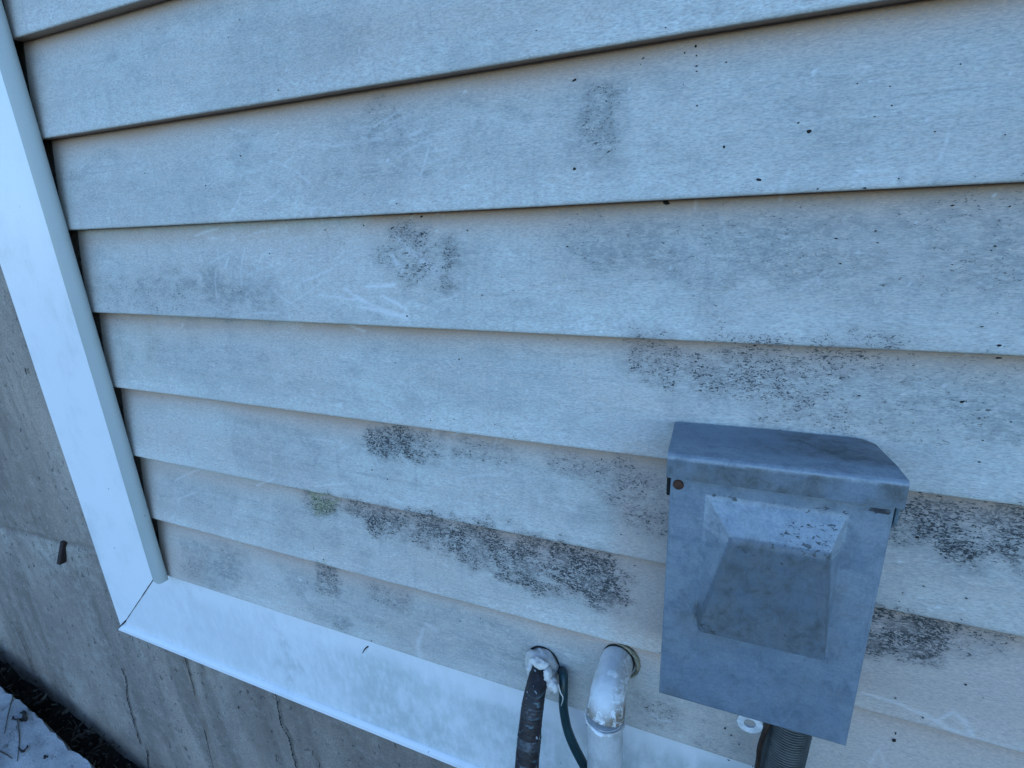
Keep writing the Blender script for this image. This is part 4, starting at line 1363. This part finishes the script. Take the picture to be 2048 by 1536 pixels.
# ------------------------------------------------------------------ insulated pipe with sealant, thin green cable
pipe = empty("insulated_pipe", (0.781, -0.03, -0.06), "black insulated pipe leaving the siding through a lump of white sealant", "insulated pipe")
PX = 0.781
path = [(PX + 0.001, 0.016, -0.050), (PX, -0.008, -0.0515), (PX, -0.024, -0.0575), (PX, -0.037, -0.0720), (PX + 0.0003, -0.0490, -0.098), (PX + 0.0005, -0.0610, -0.145), (PX, -0.068, -0.3), (PX, -0.052, -0.98), (PX, -0.052, -1.2)]
b = MB()
b.tube(path, [0.0098, 0.0100, 0.0104, 0.0112, 0.0116, 0.0122, 0.0124, 0.0124, 0.0124], seg=36, steps=14, wob=0.03, seed=4)
b.build("pipe_insulation", M['wrap'], pipe, angle=70)
for (za, zb, rr) in ((-0.070, -0.078, 0.0112), (-0.094, -0.106, 0.0119)):
    b = MB()
    sub, _ = smooth_path(path, 1.0, 30)
    seg = [q for q in sub if zb <= q.z <= za and q.y < -0.03]
    if len(seg) > 2:
        b.tube(seg, [rr + 0.00015 * math.sin(k * 1.7) for k in range(len(seg))], seg=32, steps=1, wob=0.03, seed=8)
        b.build("tape_band", M['tape'], pipe, angle=70)

def lump(b, c, rx, ry, rz, seed, amp=0.22, n=26, m_=16):
    P = []
    for i in range(n):
        row = []
        a = 2 * math.pi * i / n
        for j in range(m_ + 1):
            e = -math.pi / 2 + math.pi * j / m_
            d = Vector((math.cos(a) * math.cos(e), math.sin(a) * math.cos(e), math.sin(e)))
            q = 1 + amp * (float(fbm(d.x * 0.5 + d.y * 0.31, d.z * 0.5 + d.y * 0.27, 0.30, seed, 3)) - 0.5) * 2
            row.append((c[0] + rx * d.x * q, c[1] + ry * d.y * q, c[2] + rz * d.z * q))
        P.append(row)
    b.grid(P, closed_u=True)

b = MB()
s = at(1080, 1342, -0.004)
lump(b, (s[0] + 0.0005, 0.001, s[2] + 0.002), 0.0188, 0.0125, 0.0205, 801, 0.20)
lump(b, (s[0] + 0.0105, -0.010, s[2] - 0.004), 0.0085, 0.0120, 0.0130, 803, 0.25)
q = at(1104, 1368, -0.018)
lump(b, q, 0.0055, 0.0065, 0.0080, 805, 0.3)
q = at(1110, 1376, -0.022)
lump(b, q, 0.0032, 0.0040, 0.0050, 806, 0.35)
q = at(1096, 1352, -0.016)
lump(b, q, 0.0050, 0.0060, 0.0085, 807, 0.4)
q = at(1062, 1338, -0.010)
lump(b, q, 0.0050, 0.0060, 0.0085, 808, 0.4)
q = at(1078, 1326, -0.012)
lump(b, q, 0.0110, 0.0050, 0.0055, 809, 0.35)
p = [at(1116, 1368, -0.020), at(1121, 1385, -0.022), at(1126, 1396, -0.022), at(1122, 1412, -0.021)]
b.tube(p, [0.0009, 0.0007, 0.0006, 0.0004], seg=7, steps=6)
b.build("sealant", M['seal'], pipe, angle=80)
# dirty gap round the sealant
b = MB()
n = 40
P = []
for k in range(n):
    a = 2 * math.pi * k / n
    row = []
    for rr in (0.90, 0.995 + 0.025 * math.sin(3 * a + 1)):
        x, z = s[0] + 0.0005 + 0.0185 * rr * math.cos(a), s[2] + 0.002 + 0.0205 * rr * math.sin(a)
        row.append((x, face_y(z) - 0.0008, z))
    P.append(row)
b.grid(P, closed_u=True)
b.build("gap_line", M['dirtline'], pipe, smooth=False)

b = MB()
c = [at(1124, 1342, 0.004), at(1127, 1352, -0.006), at(1127, 1385, -0.013), at(1127, 1415, -0.016), at(1134, 1455, -0.019), at(1148, 1492, -0.021), at(1172, 1538, -0.022), at(1200, 1590, -0.022)]
c += [(c[-1][0] + 0.004, -0.022, -0.34), (c[-1][0] + 0.004, -0.024, -0.98), (c[-1][0], -0.024, -1.2)]
b.tube(c, [0.0046, 0.0047, 0.0047, 0.0047, 0.0048, 0.005, 0.005, 0.005, 0.005, 0.005, 0.005], seg=18, steps=10)
tag(b.build("cable", M['cable'], angle=80), "thin dark green cable curving down between the black pipe and the white elbow", "cable")

# ------------------------------------------------------------------ white PVC drain: elbow and downpipe
drain = empty("drain_pipe", (0.855, -0.03, -0.05), "white painted plastic drain elbow and downpipe with a crusty joint ring", "drain pipe")
EX = 0.8555
b = MB()
ep = [(EX + 0.001, 0.014, -0.0295), (EX + 0.0005, -0.006, -0.0295), (EX, -0.018, -0.0297), (EX, -0.030, -0.0315), (EX, -0.0385, -0.0362), (EX - 0.0003, -0.0425, -0.0440)]
er = [0.0160, 0.0160, 0.0165, 0.0168, 0.0170, 0.0172]
b.tube(ep, er, seg=44, steps=10)
P = np.array(b.v)
b.at["crust"] = np.clip((-0.030 - P[:, 1]) / 0.010, 0, 1) * np.clip((-0.024 - P[:, 2]) / 0.012, 0, 1) + 0.50 * np.clip((P[:, 0] - EX - 0.004) / 0.006, 0, 1) + 0.10
b.build("elbow", M['pvc'], drain, angle=60)
b = MB()
n, k2 = 48, 10
P = []
c0 = Vector(ep[-1]) + Vector((0, -0.0004, -0.001))
for i in range(n):
    a = 2 * math.pi * i / n
    row = []
    for j in range(k2 + 1):
        e = 2 * math.pi * j / k2
        tr = 0.0014 * (0.7 + 0.7 * float(vnoise(a * 0.5, 0.2, 0.21, 850)))
        rr = 0.0174 + tr * math.cos(e)
        row.append((c0.x + rr * math.cos(a), c0.y + rr * math.sin(a), c0.z + tr * 1.2 * math.sin(e) + 0.0007 * math.sin(5 * a)))
    P.append(row)
b.grid(P, closed_u=True)
b.at["crust"] = 0.45 + 0.4 * vnoise(np.array(b.v)[:, 0] + np.array(b.v)[:, 1], np.array(b.v)[:, 2], 0.004, 860)
b.build("joint_ring", M['pvc'], drain, angle=80)
b = MB()
b.tube([(EX - 0.0003, -0.0424, -0.0425), (EX + 0.0005, -0.0424, -0.09), (EX + 0.001, -0.043, -0.2), (EX + 0.001, -0.044, -0.6), (EX, -0.046, -0.98), (EX, -0.046, -1.2)], 0.0166, seg=44, steps=8)
b.build("downpipe", M['dullpvc'], drain, angle=60)
# round mould mark on the elbow
b = MB()
mk = at(1204, 1380, -0.03)
bc = Vector((EX + 0.0015, -0.0225, -0.0140))
nrm = Vector((0.05, -0.25, 1)).normalized()
u_ = nrm.orthogonal().normalized()
w_ = nrm.cross(u_)
n = 24
vs = []
for rr, h in ((0.0048, -0.0008), (0.0046, 0.0005), (0.0040, 0.0008)):
    vs += [tuple(bc + (u_ * math.cos(2 * math.pi * k / n) + w_ * math.sin(2 * math.pi * k / n)) * rr + nrm * h) for k in range(n)]
fs = [(j * n + k, j * n + (k + 1) % n, (j + 1) * n + (k + 1) % n, (j + 1) * n + k) for j in range(2) for k in range(n)] + [tuple(2 * n + k for k in range(n))]
b.add(vs, fs)
b.at["crust"] = np.zeros(len(b.v))
b.build("mould_mark", M['pvc'], drain, angle=40)
# dark hole in the siding and the shrunken caulk round it
b = MB()
P = []
n = 48
hc = (EX + 0.0018, -0.0285)
for k in range(n):
    a = 2 * math.pi * k / n
    row = []
    for rr in (0.0140, 0.0172 + 0.0006 * math.sin(4 * a)):
        x, z = hc[0] + rr * math.cos(a), hc[1] + rr * math.sin(a)
        row.append((x, face_y(z) - 0.0007, z))
    P.append(row)
b.grid(P, closed_u=True)
b.build("wall_hole", M['dirtline'], drain, smooth=False)
b = MB()
pts, rad = [], []
for i in range(15):
    a = RAD(95 - 150 * i / 14)
    x, z = hc[0] + 0.0012 + 0.0188 * math.cos(a), hc[1] + 0.0188 * math.sin(a)
    pts.append((x, face_y(z) - 0.0015, z))
    rad.append(0.0006 + 0.0022 * math.sin(math.pi * i / 14) * (0.7 + 0.6 * random.random()))
b.tube(pts, rad, seg=10, steps=4, wob=0.25, seed=5)
b.build("caulk", M['caulk'], drain, angle=80)
